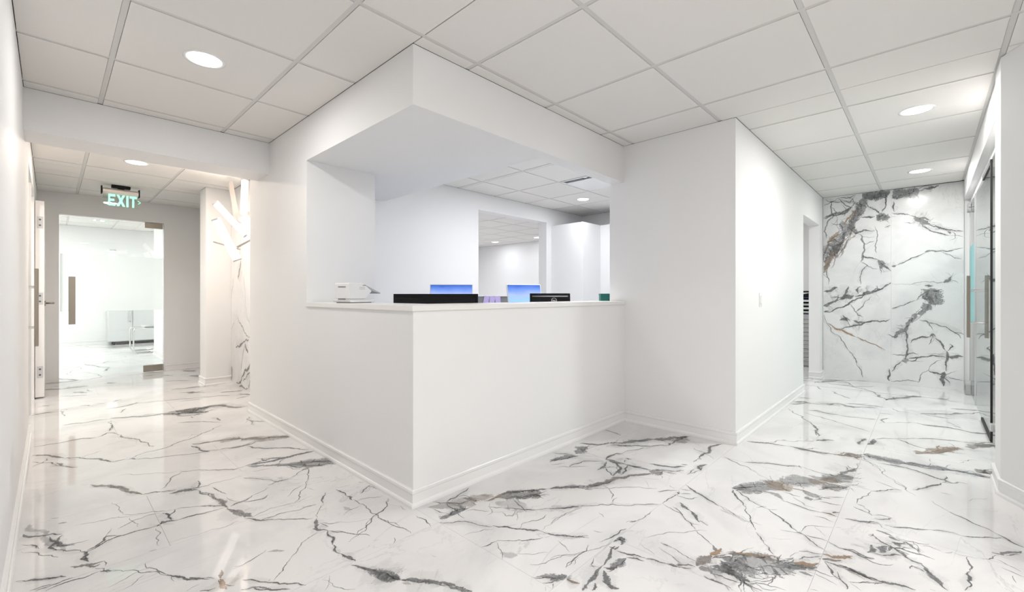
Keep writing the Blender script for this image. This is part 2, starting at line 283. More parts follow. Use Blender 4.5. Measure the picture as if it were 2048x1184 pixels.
# ------------------------------------------------------------------ veins (traced as they run on the stone, metres)
FLOOR_VEINS = """
0.0123 0.7 0 -0.086 4.451 -0.026 4.388 0.014 4.304 0.059 4.222
0.0085 0.7 0 0.059 4.222 0.157 4.108 0.229 4.026 0.258 3.951 0.288 3.884 0.359 3.889
0.0173 0.5 0 0.233 3.991 0.276 3.91
0.0055 0.6 0 -0.083 4.274 0.007 4.159 0.063 4.018 0.118 3.933
0.0116 0.6 0 0.026 4.132 0.06 4.021
0.0034 0.5 0 -0.08 4.141 -0.044 4.198 -0.013 4.298
0.004 0.5 0 0.131 4.146 0.181 4.189 0.247 4.23
0.0077 0.6 0 -0.091 4.686 0.044 4.675 0.172 4.693 0.248 4.647
0.0079 0.7 0 0.248 4.647 0.311 4.747 0.371 4.658
0.0083 0.6 0.2 0.355 4.664 0.404 4.464 0.463 4.316 0.492 4.216 0.51 4.066
0.008 0.6 0.1 0.35 5.008 0.35 4.893 0.322 4.788
0.0051 0.5 0 0.349 3.862 0.407 3.932 0.525 3.966 0.662 4.061 0.888 4.217
0.0149 0.7 0 0.377 3.888 0.391 3.848
0.0066 0.7 0 0.377 3.851 0.464 3.785 0.55 3.755 0.672 3.691 0.772 3.665
0.008 0.8 0 0.705 3.891 0.732 3.79 0.768 3.649
0.0123 0.7 0 0.717 3.935 0.819 3.886
0.0036 0.5 0 0.278 3.574 0.363 3.509 0.498 3.398 0.551 3.38
0.0055 0.5 0 0.552 3.385 0.615 3.337 0.687 3.262
0.0123 0.8 0.25 0.158 3.515 0.196 3.455 0.23 3.425 0.273 3.353 0.304 3.229 0.346 3.14
0.0188 0.5 0.2 0.23 3.43 0.277 3.335 0.309 3.223
0.0044 0.7 0 0.346 3.142 0.418 3.109 0.488 3.074
0.0173 0.7 0 0.451 3.037 0.495 3.04 0.531 3.023 0.57 2.987
0.0059 0.7 0 0.515 3.04 0.571 3.026 0.633 3.006
0.0066 0.6 0 0.568 2.976 0.604 2.87
0.0054 0.6 0 0.561 3.009 0.601 3.131
0.0028 0.5 0 0.422 3.143 0.48 3.231 0.555 3.36
0.0019 0.5 0.2 0.221 3.131 0.237 3.085 0.239 3.006 0.246 2.931
0.0025 0.5 0 0.248 2.923 0.313 2.869 0.38 2.832 0.436 2.799
0.0038 0.6 0 0.436 2.799 0.51 2.764 0.561 2.732
0.0023 0.4 0 0.079 2.946 0.146 2.922 0.206 2.917 0.245 2.886 0.313 2.866
0.0037 0.7 0 0.436 2.803 0.399 2.724
0.0077 0.8 0 0.387 2.797 0.401 2.722 0.407 2.667
0.0029 0.6 0 0.383 2.812 0.335 2.822 0.28 2.81 0.215 2.757
0.017 0.9 0 0.346 2.655 0.371 2.685 0.397 2.677 0.427 2.655
0.0069 0.8 0 0.427 2.655 0.484 2.655 0.557 2.645
0.0042 0.8 0 0.353 2.666 0.291 2.668 0.241 2.668 0.198 2.671 0.15 2.64 0.106 2.61
0.0037 0.7 0 0.105 2.619 0.141 2.649 0.173 2.714 0.218 2.675
0.0025 0.7 0 0.173 2.714 0.197 2.785
0.0026 0.6 0 0.268 2.852 0.278 2.784 0.284 2.717
0.0033 0.5 0.3 0.341 2.633 0.334 2.544 0.326 2.447
0.0043 0.8 0 0.289 2.42 0.315 2.417
0.0046 0.6 0 0 3.124 0.027 3.11
0.0131 0.7 0 0.024 3.032 0.054 3.019
0.0147 0.75 0 -0.087 3.013 -0.07 2.962 -0.048 2.947 -0.017 2.923 0.009 2.921 0.036 2.884
0.0098 0.7 0 0.038 2.873 0.018 2.82 -0.004 2.771 0.017 2.719
0.0071 0.7 0 -0.004 2.892 0.009 2.829 0.026 2.763 0.073 2.721
0.0064 0.75 0 0.005 2.732 0.046 2.68 0.092 2.625
0.0038 0.6 0 0.03 2.766 0.073 2.737 0.118 2.73
0.0026 0.5 0 -0.089 2.892 -0.059 2.861 -0.035 2.789
0.0048 0.6 0 -0.057 2.859 -0.042 2.803
0.0025 0.6 0 -0.087 2.813 -0.028 2.715 0.021 2.644
0.0084 0.85 0 0.09 2.627 0.104 2.605 0.094 2.557 0.108 2.507
0.0025 0.8 0 0.109 2.577 0.105 2.524
0.0115 0.5 0.1 0.055 2.515 0.095 2.486 0.123 2.47 0.153 2.467
0.0114 0.6 0.15 0.095 2.48 0.122 2.445 0.139 2.454
0.0024 0.7 0 0.153 2.467 0.152 2.42
0.0023 0.6 0 0.122 2.432 0.154 2.358 0.182 2.342
0.0068 0.85 0 -0.093 2.538 -0.067 2.513 -0.033 2.49 0.004 2.466 0.042 2.439
0.0049 0.85 0 -0.054 2.421 -0.022 2.422 0 2.416
0.0037 0.8 0 -0.014 2.376 0.041 2.391 0.087 2.379 0.136 2.391
0.005 0.75 0 -0.039 2.403 0.015 2.407 0.061 2.41
0.0023 0.6 0 0.136 2.391 0.197 2.322 0.254 2.25 0.309 2.17
0.0095 0.7 0 0.135 2.385 0.167 2.358
0.0028 0.6 0 0.267 2.326 0.266 2.28 0.304 2.2 0.32 2.158
0.0015 0.5 0 0.15 2.235 0.213 2.265 0.284 2.281
0.0021 0.5 0 0.185 2.176 0.228 2.206 0.256 2.232
0.0053 0.8 0 0.309 2.167 0.345 2.116 0.38 2.064 0.424 2.015
0.0088 0.8 0 0.371 2.084 0.398 2.039
0.0019 0.5 0 0.32 2.153 0.326 2.097
0.002 0.6 0 0.346 1.996 0.388 2.008
0.002 0.3 0 0.363 2.447 0.422 2.435 0.51 2.42
0.0108 0.2 0 -0.065 3.125 -0.013 2.962 0.038 2.682
0.0054 0.5 0 0.811 4.168 0.918 4.268 1 4.323
0.0216 0.55 0.3 0.761 3.911 0.845 3.89 0.945 3.846 1.085 3.732 1.183 3.663 1.298 3.58
0.0382 0.35 0.3 0.873 3.893 1.008 3.799 1.141 3.658 1.28 3.589
0.0097 0.6 0 0.717 3.683 0.811 3.653 0.924 3.617 1.045 3.657 1.126 3.641
0.0186 0.4 0 0.876 3.638 0.959 3.615 1.061 3.649
0.0067 0.7 0 0.727 3.733 0.768 3.67
0.0069 0.6 0 0.984 3.589 0.999 3.53 1.085 3.418 1.174 3.345 1.221 3.262 1.265 3.175
0.0126 0.85 0 0.859 3.179 0.922 3.171 1.015 3.143 1.121 3.142 1.213 3.141 1.288 3.134
0.0056 0.6 0 0.642 3.299 0.73 3.223 0.792 3.164 0.859 3.179
0.0059 0.7 0 0.861 3.184 0.945 3.192 1.019 3.211 1.082 3.134
0.0067 0.6 0 0.98 3.253 0.986 3.174
0.0047 0.6 0 1.023 3.064 1.08 3.129
0.0063 0.5 0 0.947 3.27 1.065 3.189 1.124 3.15
0.0282 0.55 0 0.87 3.158 0.961 3.079 1.044 3.025 1.142 2.957 1.216 2.914 1.298 2.845
0.0441 0.45 0 1.059 3.017 1.157 2.948 1.239 2.882 1.29 2.828
0.0077 0.6 0 1.118 2.896 1.197 2.847 1.286 2.798
0.0047 0.5 0 0.588 3.021 0.658 3.029 0.74 3.014 0.801 3.018
0.0047 0.6 0 0.798 2.982 0.858 2.898 0.895 2.843 0.914 2.782
0.0171 0.7 0 0.9 2.788 0.942 2.773 0.981 2.774
0.0099 0.5 0 0.861 2.76 0.912 2.776
0.0033 0.5 0 0.981 2.774 1.03 2.797 1.105 2.861 1.184 2.86
0.0116 0.6 0 1.082 2.846 1.128 2.853
0.0037 0.7 0 1.132 2.864 1.082 2.758 1.052 2.671 0.995 2.566 0.935 2.478 0.89 2.431
0.0025 0.6 0 0.888 2.532 0.938 2.587 1 2.62
0.0035 0.5 0 0.863 3.051 0.915 3.035 0.95 3.018
0.004 0.6 0 0.76 2.686 0.798 2.696 0.86 2.734
0.0048 0.6 0 0.573 2.945 0.602 2.89 0.613 2.793 0.626 2.733
0.0127 0.7 0 0.619 2.762 0.623 2.679 0.632 2.625
0.0037 0.6 0 0.638 2.968 0.648 2.892 0.669 2.807
0.0025 0.5 0 0.66 2.768 0.698 2.656
0.0049 0.7 0 0.642 2.625 0.676 2.645 0.708 2.645 0.76 2.686
0.0053 0.7 0 0.706 2.636 0.752 2.611 0.784 2.601 0.824 2.631
0.0095 0.5 0 0.602 2.89 0.622 2.718 0.627 2.63
0.0059 0.7 0 0.514 2.643 0.562 2.641 0.615 2.632
0.0053 0.6 0 0.535 2.749 0.567 2.722 0.622 2.663
0.0185 0.65 0 0.627 2.619 0.641 2.558 0.655 2.494 0.662 2.447
0.0152 0.5 0 0.641 2.583 0.665 2.505 0.691 2.43
0.0058 0.7 0 0.653 2.437 0.691 2.377 0.75 2.321
0.0036 0.6 0 0.742 2.337 0.809 2.267 0.888 2.195
0.0035 0.5 0 0.712 2.361 0.789 2.364 0.872 2.329 0.906 2.347
0.0073 0.7 0 0.895 2.336 0.93 2.333 0.959 2.325
0.0025 0.4 0 0.672 2.417 0.78 2.458 0.881 2.429 0.989 2.445
0.0021 0.3 0 0.473 2.432 0.554 2.418 0.628 2.434
0.0052 0.6 0 1.052 2.429 1.012 2.372 0.989 2.315
0.0026 0.6 0 0.99 2.303 0.955 2.273 0.929 2.237 0.904 2.183
0.0194 0.7 0 0.898 2.178 0.879 2.131 0.864 2.064
0.0147 0.6 0 0.849 2.098 0.867 2.062 0.889 2.038
0.0066 0.8 0 0.889 2.038 0.875 1.975 0.885 1.939
0.0111 0.85 0 0.874 1.967 0.881 1.952 0.854 1.899
0.0081 0.85 0 0.856 1.897 0.841 1.851 0.848 1.806
0.0092 0.85 0 0.85 1.809 0.859 1.765 0.867 1.711
0.004 0.7 0 0.891 2.027 0.927 1.975 0.952 1.928 0.981 1.889 1.004 1.848
0.0073 0.6 0 0.898 2.011 0.939 1.956
0.0025 0.7 0 0.893 2.126 0.907 2.064 0.886 2.077
0.0034 0.4 0 0.898 2.121 0.967 2.058
0.0022 0.4 0 0.85 2.053 0.804 2.033 0.743 1.985 0.687 1.926
0.0025 0.6 0 0.687 1.926 0.653 1.892 0.611 1.846 0.591 1.824
0.0059 0.75 0 1.11 2.424 1.115 2.375 1.113 2.302
0.0134 0.65 0 1.113 2.302 1.111 2.24
0.0028 0.45 0 1.112 2.243 1.118 2.168 1.123 2.075 1.124 1.991 1.119 1.916 1.138 1.812
0.004 0.3 0 1.1 2.21 1.175 2.201 1.255 2.165
0.0025 0.7 0 1.256 2.115 1.199 2.039 1.124 1.991 1.032 1.933 0.954 1.891
0.0033 0.7 0.2 1.195 2.032 1.054 1.947 0.949 1.888 0.91 1.869
0.0064 0.7 0 1.245 2.425 1.263 2.398
0.0062 0.8 0 1.177 2.276 1.215 2.308 1.275 2.338
0.0053 0.6 0 1.259 2.341 1.269 2.264
0.0022 0.3 0 1.007 2.114 1.081 2.141 1.12 2.143
0.0027 0.8 0 1.07 1.753 1.043 1.715
0.0044 0.3 0 1.114 2.441 1.2 2.43
0.0094 0.9 0 0.841 1.701 0.865 1.655 0.887 1.593 0.905 1.53 0.932 1.483
0.0214 0.6 0 0.873 1.634 0.892 1.581 0.907 1.522 0.929 1.48
0.0159 0.8 0 0.885 1.589 0.906 1.52 0.931 1.482
0.0024 0.5 0 0.504 2.02 0.531 2.021 0.576 2.035 0.64 2.07
0.0032 0.6 0 0.51 2.036 0.536 2.022
0.0127 0.25 0 0.639 2.048 0.676 2.024 0.693 2.007
0.0034 0.5 0 0.668 2.01 0.693 2.007
0.0058 0.85 0 0.509 1.917 0.545 1.873 0.586 1.814 0.62 1.766 0.665 1.707
0.0026 0.7 0 0.576 1.837 0.586 1.845
0.0169 0.55 0.6 0.469 2.047 0.461 2.016 0.453 1.988
0.0182 0.75 0.7 0.45 1.985 0.449 1.943 0.453 1.899
0.0068 0.6 0.2 0.445 1.984 0.477 1.903
0.0031 0.8 0 0.399 2.047 0.436 2.006
0.0072 0.8 0 0.488 1.858 0.525 1.84 0.558 1.788 0.616 1.727
0.0142 0.5 0 0.508 1.846 0.559 1.793 0.586 1.754
0.0062 0.7 0 0.381 1.96 0.404 1.94 0.426 1.939
0.0017 0.5 0.6 0.752 1.698 0.728 1.65 0.702 1.626
0.0014 0.4 0 0.719 1.698 0.739 1.644 0.783 1.551
0.0016 0.4 0 0.501 2.1 0.525 2.096
0.0229 0.15 0 1.047 2.198 1.064 2.138
0.0023 0.6 0 1.258 2.11 1.205 2.039 1.143 2.004
0.0024 0.5 0 1.113 1.95 1.123 1.858 1.144 1.797 1.142 1.724
0.0032 0.7 0 1.251 1.847 1.258 1.806 1.251 1.756 1.245 1.714
0.0027 0.5 0 1.251 2 1.25 1.936
0.0079 0.8 0 1.326 1.76 1.335 1.733 1.362 1.739
0.024 0.85 0 1.315 1.737 1.342 1.734 1.378 1.731
0.024 0.85 0 1.433 1.771 1.422 1.738 1.455 1.721 1.482 1.714
0.0245 0.8 0 1.366 1.726 1.414 1.728 1.459 1.725
0.0038 0.8 0 1.351 1.849 1.355 1.789 1.377 1.758
0.0035 0.7 0 1.444 1.844 1.424 1.789 1.426 1.742
0.0043 0.7 0 1.448 1.85 1.523 1.861 1.588 1.878 1.641 1.899
0.0046 0.6 0 1.396 1.905 1.444 1.844 1.479 1.788 1.536 1.777
0.0335 0.25 0.3 1.343 1.875 1.402 1.831 1.497 1.789 1.567 1.754
0.0043 0.6 0.2 1.532 1.832 1.554 1.778 1.571 1.721
0.0035 0.5 0.2 1.501 1.875 1.559 1.844 1.598 1.741
0.0345 0.3 0.5 1.541 1.782 1.612 1.747 1.667 1.72
0.0312 0.2 0.3 1.623 1.777 1.678 1.74
0.0132 0.7 0.5 1.589 1.712 1.638 1.699 1.7 1.706 1.759 1.708
0.0365 0.55 0.1 1.662 1.705 1.727 1.677 1.778 1.634 1.824 1.586 1.883 1.567
0.0289 0.5 0 1.716 1.648 1.755 1.596 1.813 1.577 1.85 1.548
0.0464 0.18 0 1.619 1.66 1.662 1.596 1.724 1.55
0.0128 0.75 0 1.751 1.71 1.814 1.65 1.891 1.591 1.94 1.562
0.0117 0.6 0 1.94 1.562 1.999 1.522 2.059 1.481 2.098 1.452
0.0157 0.6 0 1.901 1.591 1.924 1.567
0.021 0.4 0 1.965 1.547 2.033 1.497 2.084 1.443
0.0075 0.85 0 1.612 1.583 1.644 1.536 1.676 1.491 1.71 1.455
0.0032 0.6 0 1.561 1.655 1.612 1.583
0.0044 0.6 0 1.71 1.455 1.773 1.404 1.839 1.353 1.887 1.306
0.0021 0.5 0 1.599 1.681 1.557 1.632 1.533 1.594 1.498 1.596
0.0021 0.4 0 1.537 1.598 1.585 1.556
0.0034 0.5 0 1.616 1.515 1.596 1.492
0.0013 0.5 0 1.647 1.51 1.603 1.485 1.563 1.451
0.0104 0.25 0 1.573 1.561 1.559 1.522 1.58 1.501 1.623 1.525
0.0046 0.7 0 1.293 1.711 1.325 1.673 1.372 1.64 1.401 1.586 1.42 1.53 1.444 1.497
0.0053 0.75 0 1.45 1.503 1.483 1.456 1.502 1.412 1.53 1.375 1.572 1.308
0.0041 0.7 0 1.572 1.308 1.582 1.253 1.612 1.2 1.65 1.142
0.0104 0.5 0 1.575 1.261 1.588 1.243
0.0026 0.5 0 1.301 1.539 1.357 1.519 1.427 1.48
0.0018 0.4 0 1.475 1.456 1.506 1.447 1.539 1.431
0.0027 0.5 0 1.522 1.391 1.55 1.409 1.588 1.405 1.627 1.384 1.708 1.383
0.0018 0.4 0 1.58 1.308 1.653 1.308 1.735 1.321 1.788 1.316
0.0038 0.75 0 1.292 1.411 1.315 1.402 1.346 1.403 1.367 1.398
0.0034 0.65 0 1.367 1.398 1.401 1.368 1.447 1.331 1.503 1.279 1.537 1.265
0.0017 0.5 0 1.364 1.391 1.337 1.352 1.312 1.302 1.291 1.282
0.0023 0.4 0 1.357 1.268 1.399 1.224 1.461 1.176
0.022 0.15 0 1.317 1.322 1.357 1.255
0.0022 0.5 0 1.346 1.177 1.396 1.136 1.432 1.134 1.486 1.119 1.549 1.072
0.0013 0.5 0 1.558 1.186 1.547 1.145 1.528 1.112
0.0019 0.5 0 1.428 1.057 1.48 1.065 1.521 1.07
0.0158 0.4 0 1.302 1.108 1.343 1.069 1.391 1.024 1.404 1.01
0.0046 0.6 0 1.289 1.116 1.309 1.09 1.344 1.053 1.386 1.02
0.0056 0.7 0 1.288 1.066 1.318 1.044 1.364 1.021
0.0118 0.7 0.4 1.374 1.011 1.378 0.981 1.388 0.961
0.0029 0.6 0 1.313 1.034 1.295 1.014
0.0009 0.5 0 1.266 1.03 1.284 1.045
0.0072 0.9 0 0.899 1.575 0.916 1.515 0.936 1.462
0.0151 0.6 0 0.903 1.582 0.911 1.541 0.914 1.495
0.0184 0.65 0 0.932 1.472 0.968 1.429 1 1.38 1.025 1.338
0.006 0.9 0 0.953 1.455 0.983 1.403 1.011 1.357 1.033 1.319
0.0171 0.85 0 1.031 1.331 1.037 1.296 1.057 1.264 1.076 1.225
0.0106 0.6 0.1 1.015 1.363 1.039 1.328 1.058 1.279
0.0159 0.2 0.5 0.922 1.456 0.943 1.424
0.001 0.4 0 0.967 1.531 0.951 1.504
0.0099 0.15 0 1.107 1.519 1.115 1.497
0.0096 0.6 0 3.104 1.911 3.099 1.836 3.067 1.742
0.0124 0.6 0 2.698 1.871 2.744 1.791 2.816 1.716
0.0231 0.65 0 2.799 1.729 2.898 1.669 2.972 1.618 3.08 1.56 3.175 1.492
0.0319 0.7 0.1 3.154 1.505 3.236 1.442 3.314 1.399 3.414 1.352
0.0106 0.6 0 3.014 1.653 3.045 1.587 3.116 1.532
0.0142 0.75 0 3.41 1.356 3.31 1.364 3.195 1.37 3.107 1.374
0.0125 0.6 0 3.107 1.374 2.988 1.469 2.9 1.579 2.824 1.685
0.0341 0.35 0.1 3.211 1.398 3.366 1.354
0.0417 0.8 0 2.569 1.793 2.622 1.8 2.667 1.782
0.0422 0.7 0 2.502 1.764 2.571 1.771 2.612 1.769
0.0365 0.55 0 2.286 1.822 2.368 1.791 2.461 1.741
0.0119 0.8 0 2.257 1.799 2.371 1.769 2.479 1.731
0.0102 0.7 0 2.406 1.893 2.458 1.81 2.474 1.728
0.0058 0.4 0 2.229 1.777 2.311 1.725
0.0037 0.5 0 2.568 1.734 2.56 1.626 2.566 1.564
0.0092 0.75 0 2.555 1.557 2.65 1.57 2.719 1.555
0.0192 0.6 0.2 2.69 1.566 2.744 1.537
0.0088 0.7 0 2.744 1.537 2.87 1.496 2.977 1.447
0.025 0.75 0 2.549 1.564 2.564 1.53 2.557 1.484 2.563 1.425
0.0089 0.7 0 2.521 1.557 2.437 1.645 2.352 1.664 2.283 1.659
0.0039 0.5 0 2.224 1.715 2.289 1.653 2.364 1.574
0.0085 0.7 0 2.563 1.425 2.577 1.343 2.596 1.257
0.0148 0.75 0 2.571 1.4 2.571 1.36 2.606 1.329
0.0171 0.8 0 2.666 1.477 2.672 1.434
0.0052 0.7 0 2.646 1.461 2.595 1.443
0.0071 0.7 0 2.519 1.535 2.438 1.506 2.362 1.505
0.0052 0.75 0 2.438 1.506 2.401 1.463 2.347 1.381
0.0055 0.7 0 2.347 1.381 2.427 1.403 2.482 1.41
0.0082 0.8 0 2.546 1.477 2.502 1.422 2.414 1.386 2.406 1.357
0.0082 0.7 0 2.406 1.357 2.477 1.368 2.571 1.4
0.0054 0.6 0 2.362 1.505 2.434 1.493 2.484 1.441
0.0113 0.75 0 2.684 1.315 2.697 1.267 2.719 1.221 2.757 1.163 2.799 1.126
0.0097 0.6 0 2.815 1.16 2.839 1.128
0.034 0.6 0.1 2.574 1.265 2.583 1.223 2.603 1.187
0.013 0.7 0 2.598 1.24 2.645 1.206 2.664 1.16 2.732 1.108
0.0149 0.6 0.2 2.093 1.423 2.175 1.39 2.276 1.368 2.37 1.327 2.466 1.285 2.551 1.226
0.0059 0.8 0 2.076 1.401 2.194 1.384 2.302 1.354
0.0185 0.55 0 1.946 1.551 2.005 1.516 2.067 1.463 2.104 1.411
0.0283 0.55 0 2.064 1.48 2.119 1.43
0.0124 0.85 0 2.081 1.409 2.111 1.377
0.0047 0.5 0 2.111 1.377 2.185 1.313 2.253 1.262 2.323 1.194 2.372 1.115
0.003 0.5 0 2.195 1.356 2.159 1.288 2.082 1.234
0.0034 0.5 0 2.035 1.214 2.115 1.223
0.0053 0.6 0 1.767 1.408 1.844 1.349 1.91 1.307 2.002 1.22 2.108 1.115 2.204 1.013
0.0022 0.4 0 1.652 1.317 1.743 1.318 1.828 1.311 1.906 1.304
0.0029 0.5 0 1.907 1.207 1.882 1.162
0.0033 0.5 0 1.916 1.058 1.966 1.025 2.045 1.02 2.098 1.016
0.0066 0.7 0 1.928 1.046 1.959 1.028
0.0098 0.75 0 3.009 1.116 3.076 1.121 3.237 1.131 3.371 1.118 3.409 1.1
0.0165 0.8 0 2.992 1.123 3.006 1.1
0.0051 0.5 0 3.186 1.226 3.146 1.186 3.137 1.134 3.052 1.034
0.0048 0.5 0 2.908 1.114 2.99 1.118
0.0096 0.75 0 2.862 1.043 2.81 1.033 2.855 1.067 2.931 1.037
0.005 0.5 0 2.68 1.069 2.735 1.048 2.816 1.026
0.0058 0.6 0 2.687 1.068 2.756 1.073 2.797 1.072
0.0029 0.5 0 2.645 1.206 2.517 1.157
0.0131 0.25 0.3 2.624 1.196 2.642 1.115
0.0038 0.6 0 2.458 1.079 2.439 1.045
0.0074 0.75 0 2.333 1.092 2.38 1.069 2.423 1.023
0.0043 0.6 0 2.457 1.013 2.478 0.965
0.0148 0.75 0 2.409 1.012 2.388 0.996
0.0032 0.6 0 2.431 1.014 2.345 1.005 2.278 1.015 2.217 1.011
0.0059 0.6 0 2.396 0.988 2.434 0.948
0.0041 0.5 0 2.356 1.018 2.363 0.974 2.375 0.925 2.418 0.904
0.0031 0.5 0 2.217 1.011 2.193 0.948 2.171 0.888
0.0052 0.75 0 2.225 0.946 2.178 0.891 2.127 0.835 2.082 0.791
0.004 0.6 0 2.082 0.791 2.036 0.736 2.004 0.688
0.0145 0.75 0 2.294 0.953 2.263 0.918 2.246 0.882
0.009 0.75 0 2.246 0.882 2.215 0.842 2.16 0.801
0.0057 0.7 0 2.174 0.806 2.155 0.759
0.0031 0.6 0 2.223 0.96 2.201 0.929
0.0031 0.5 0 2.125 0.838 2.134 0.791
0.0055 0.7 0 2.529 1.017 2.492 0.963 2.463 0.905 2.426 0.848 2.397 0.788
0.003 0.4 0 2.397 0.788 2.368 0.711 2.336 0.626
0.0021 0.3 0 1.851 0.93 1.936 0.883 2.015 0.817 2.105 0.748
0.0062 0.7 0 1.579 1.259 1.597 1.223 1.632 1.178 1.69 1.125
0.003 0.6 0 1.63 1.176 1.677 1.11
0.004 0.7 0 1.743 1.13 1.76 1.095
0.0024 0.5 0 1.564 1.199 1.546 1.146
0.0027 0.4 0.2 1.432 1.141 1.488 1.118 1.546 1.079 1.589 1.058 1.639 1.033 1.711 1.021
0.0032 0.5 0 1.43 1.06 1.533 1.07 1.628 1.084
0.0022 0.6 0 1.469 1.046 1.525 1.057
0.0028 0.5 0 1.681 1.06 1.722 1.049 1.764 1.038 1.808 1.035
0.0047 0.6 0 1.741 1.046 1.808 1.035 1.864 1.029
0.0122 0.7 0 1.724 1.014 1.772 1.014 1.775 0.994 1.726 0.98
0.0094 0.7 0 1.678 1.008 1.68 0.982 1.712 0.979
0.0135 0.65 0 1.699 0.993 1.641 0.979 1.585 0.966 1.54 0.958
0.0112 0.65 0 1.54 0.958 1.493 0.955 1.434 0.942 1.381 0.939
0.0161 0.6 0 1.361 0.931 1.402 0.94
0.0036 0.6 0 1.561 1.012 1.517 0.996 1.505 0.969
0.0024 0.5 0 1.505 0.995 1.524 0.961
0.0199 0.6 0.1 1.536 0.949 1.548 0.923 1.575 0.908
0.0187 0.55 0 1.536 0.936 1.552 0.919 1.608 0.914 1.654 0.914
0.0066 0.75 0 1.659 0.916 1.679 0.888 1.689 0.849
0.0038 0.7 0 1.52 0.926 1.571 0.912 1.65 0.911
0.0141 0.7 0 1.52 0.939 1.49 0.908 1.461 0.878 1.444 0.855
0.0147 0.75 0 1.457 0.882 1.454 0.862 1.465 0.838
0.0155 0.7 0 1.386 0.905 1.431 0.921
0.0032 0.5 0 1.675 0.972 1.681 0.922 1.695 0.871
0.0041 0.7 0 1.675 0.965 1.689 0.913 1.711 0.854
0.0112 0.65 0 1.707 0.851 1.725 0.811 1.735 0.773
0.0129 0.6 0.3 1.735 0.773 1.749 0.738 1.79 0.709 1.795 0.682
0.0039 0.75 0 1.735 0.779 1.744 0.736 1.774 0.691
0.0068 0.8 0 1.864 0.86 1.863 0.836 1.861 0.807
0.003 0.6 0 1.861 0.807 1.847 0.761 1.836 0.715 1.822 0.681
0.0022 0.5 0 1.821 0.849 1.806 0.805 1.792 0.768 1.779 0.733
0.0015 0.4 0 1.797 0.93 1.777 0.88 1.759 0.839
0.0233 0.7 0.2 1.804 0.68 1.867 0.669 1.917 0.658
0.0312 0.6 0 1.793 0.665 1.819 0.625 1.845 0.585
0.0113 0.7 0.9 1.904 0.665 1.946 0.657 2.003 0.65
0.0158 0.5 0 2.004 0.688 1.972 0.66 1.978 0.638
0.0277 0.7 0 1.847 0.634 1.864 0.591 1.86 0.543 1.847 0.495
0.0304 0.6 0 1.935 0.625 1.927 0.578 1.938 0.539 1.943 0.52
0.0349 0.5 0 1.968 0.591 2.027 0.543
0.0136 0.6 0 1.76 0.636 1.755 0.592 1.76 0.563
0.0049 0.7 0 1.76 0.563 1.737 0.536
0.0088 0.7 0 1.844 0.523 1.812 0.485
0.0224 0.35 0 1.322 1.054 1.366 1.033 1.392 1.005
0.0055 0.7 0.4 1.374 1.012 1.372 0.984 1.387 0.962
0.0026 0.5 0 1.32 1.038 1.291 1.016
0.002 0.5 0 1.749 0.611 1.759 0.625
0.0037 0.4 0 3.111 1.008 3.144 0.974 3.122 0.906
0.0076 0.35 0 3.145 1.01 3.103 0.926 3.063 0.831 3.002 0.767
0.0041 0.4 0 3.002 0.767 2.924 0.657
0.0056 0.6 0 3.134 0.875 3.209 0.786 3.245 0.713 3.276 0.64 3.307 0.584
0.0062 0.55 0 3.307 0.584 3.281 0.52 3.277 0.461 3.273 0.405
0.0081 0.5 0 3.327 0.603 3.272 0.578
0.014 0.8 0 3.602 0.987 3.626 0.916 3.666 0.861 3.667 0.806 3.689 0.739
0.0258 0.6 0.15 3.69 0.695 3.681 0.642 3.699 0.603
0.0103 0.7 0 3.689 0.739 3.694 0.67 3.693 0.569 3.724 0.476
0.0258 0.75 0.4 3.715 0.475 3.745 0.416 3.815 0.331
0.0171 0.7 0.6 3.733 0.354 3.704 0.329
0.0078 0.5 0 3.676 0.863 3.796 0.815 3.884 0.704 3.971 0.612
0.016 0.7 0 3.971 0.612 4.05 0.561 4.067 0.511
0.0134 0.6 0 3.81 0.8 3.832 0.777
0.0065 0.6 0 4.441 0.699 4.299 0.653 4.113 0.615
0.0095 0.8 0 4.091 0.359 4.197 0.36 4.281 0.342
0.0123 0.8 0 4.131 0.326 4.191 0.298 4.325 0.295
0.0344 0.55 0 2.668 0.804 2.698 0.746 2.782 0.71 2.847 0.668 2.936 0.616
0.0108 0.8 0 2.666 0.811 2.688 0.788 2.765 0.728
0.0474 0.45 0.7 2.826 0.663 2.903 0.609 2.926 0.558
0.0438 0.45 0 2.947 0.619 3.049 0.553 3.154 0.472 3.266 0.397 3.344 0.33
0.0355 0.45 0.5 3.06 0.499 3.141 0.442 3.235 0.386
0.0229 0.6 0 3.336 0.384 3.419 0.359 3.512 0.326
0.0511 0.45 0 3.189 0.449 3.259 0.376 3.331 0.329
0.0311 0.6 0.2 3.026 0.439 3.128 0.387 3.157 0.328
0.0091 0.7 0 2.983 0.446 3.082 0.394 3.126 0.334
0.0827 0.5 0 2.856 0.478 2.908 0.448
0.0327 0.5 0 2.806 0.483 2.828 0.448
0.0195 0.35 0 2.744 0.672 2.758 0.606 2.708 0.562
0.0121 0.5 0 2.698 0.573 2.691 0.545
0.0103 0.35 0 2.82 0.592 2.803 0.535 2.81 0.503
0.0056 0.6 0 2.7 0.547 2.683 0.486 2.67 0.435 2.68 0.389
0.0132 0.75 0.6 2.683 0.39 2.695 0.356 2.685 0.326
0.0169 0.8 0 2.713 0.347 2.747 0.322
0.0033 0.4 0 2.783 0.531 2.712 0.467 2.708 0.405
0.0037 0.6 0 2.819 0.422 2.826 0.373 2.848 0.328
0.0043 0.4 0 2.905 0.403 2.969 0.33
0.0049 0.85 0 2.655 0.804 2.585 0.764 2.522 0.711 2.482 0.687
0.0083 0.8 0 2.49 0.689 2.476 0.682
0.0031 0.75 0 2.476 0.682 2.401 0.645 2.327 0.616 2.268 0.585
0.0062 0.75 0 2.25 0.578 2.213 0.548 2.172 0.526
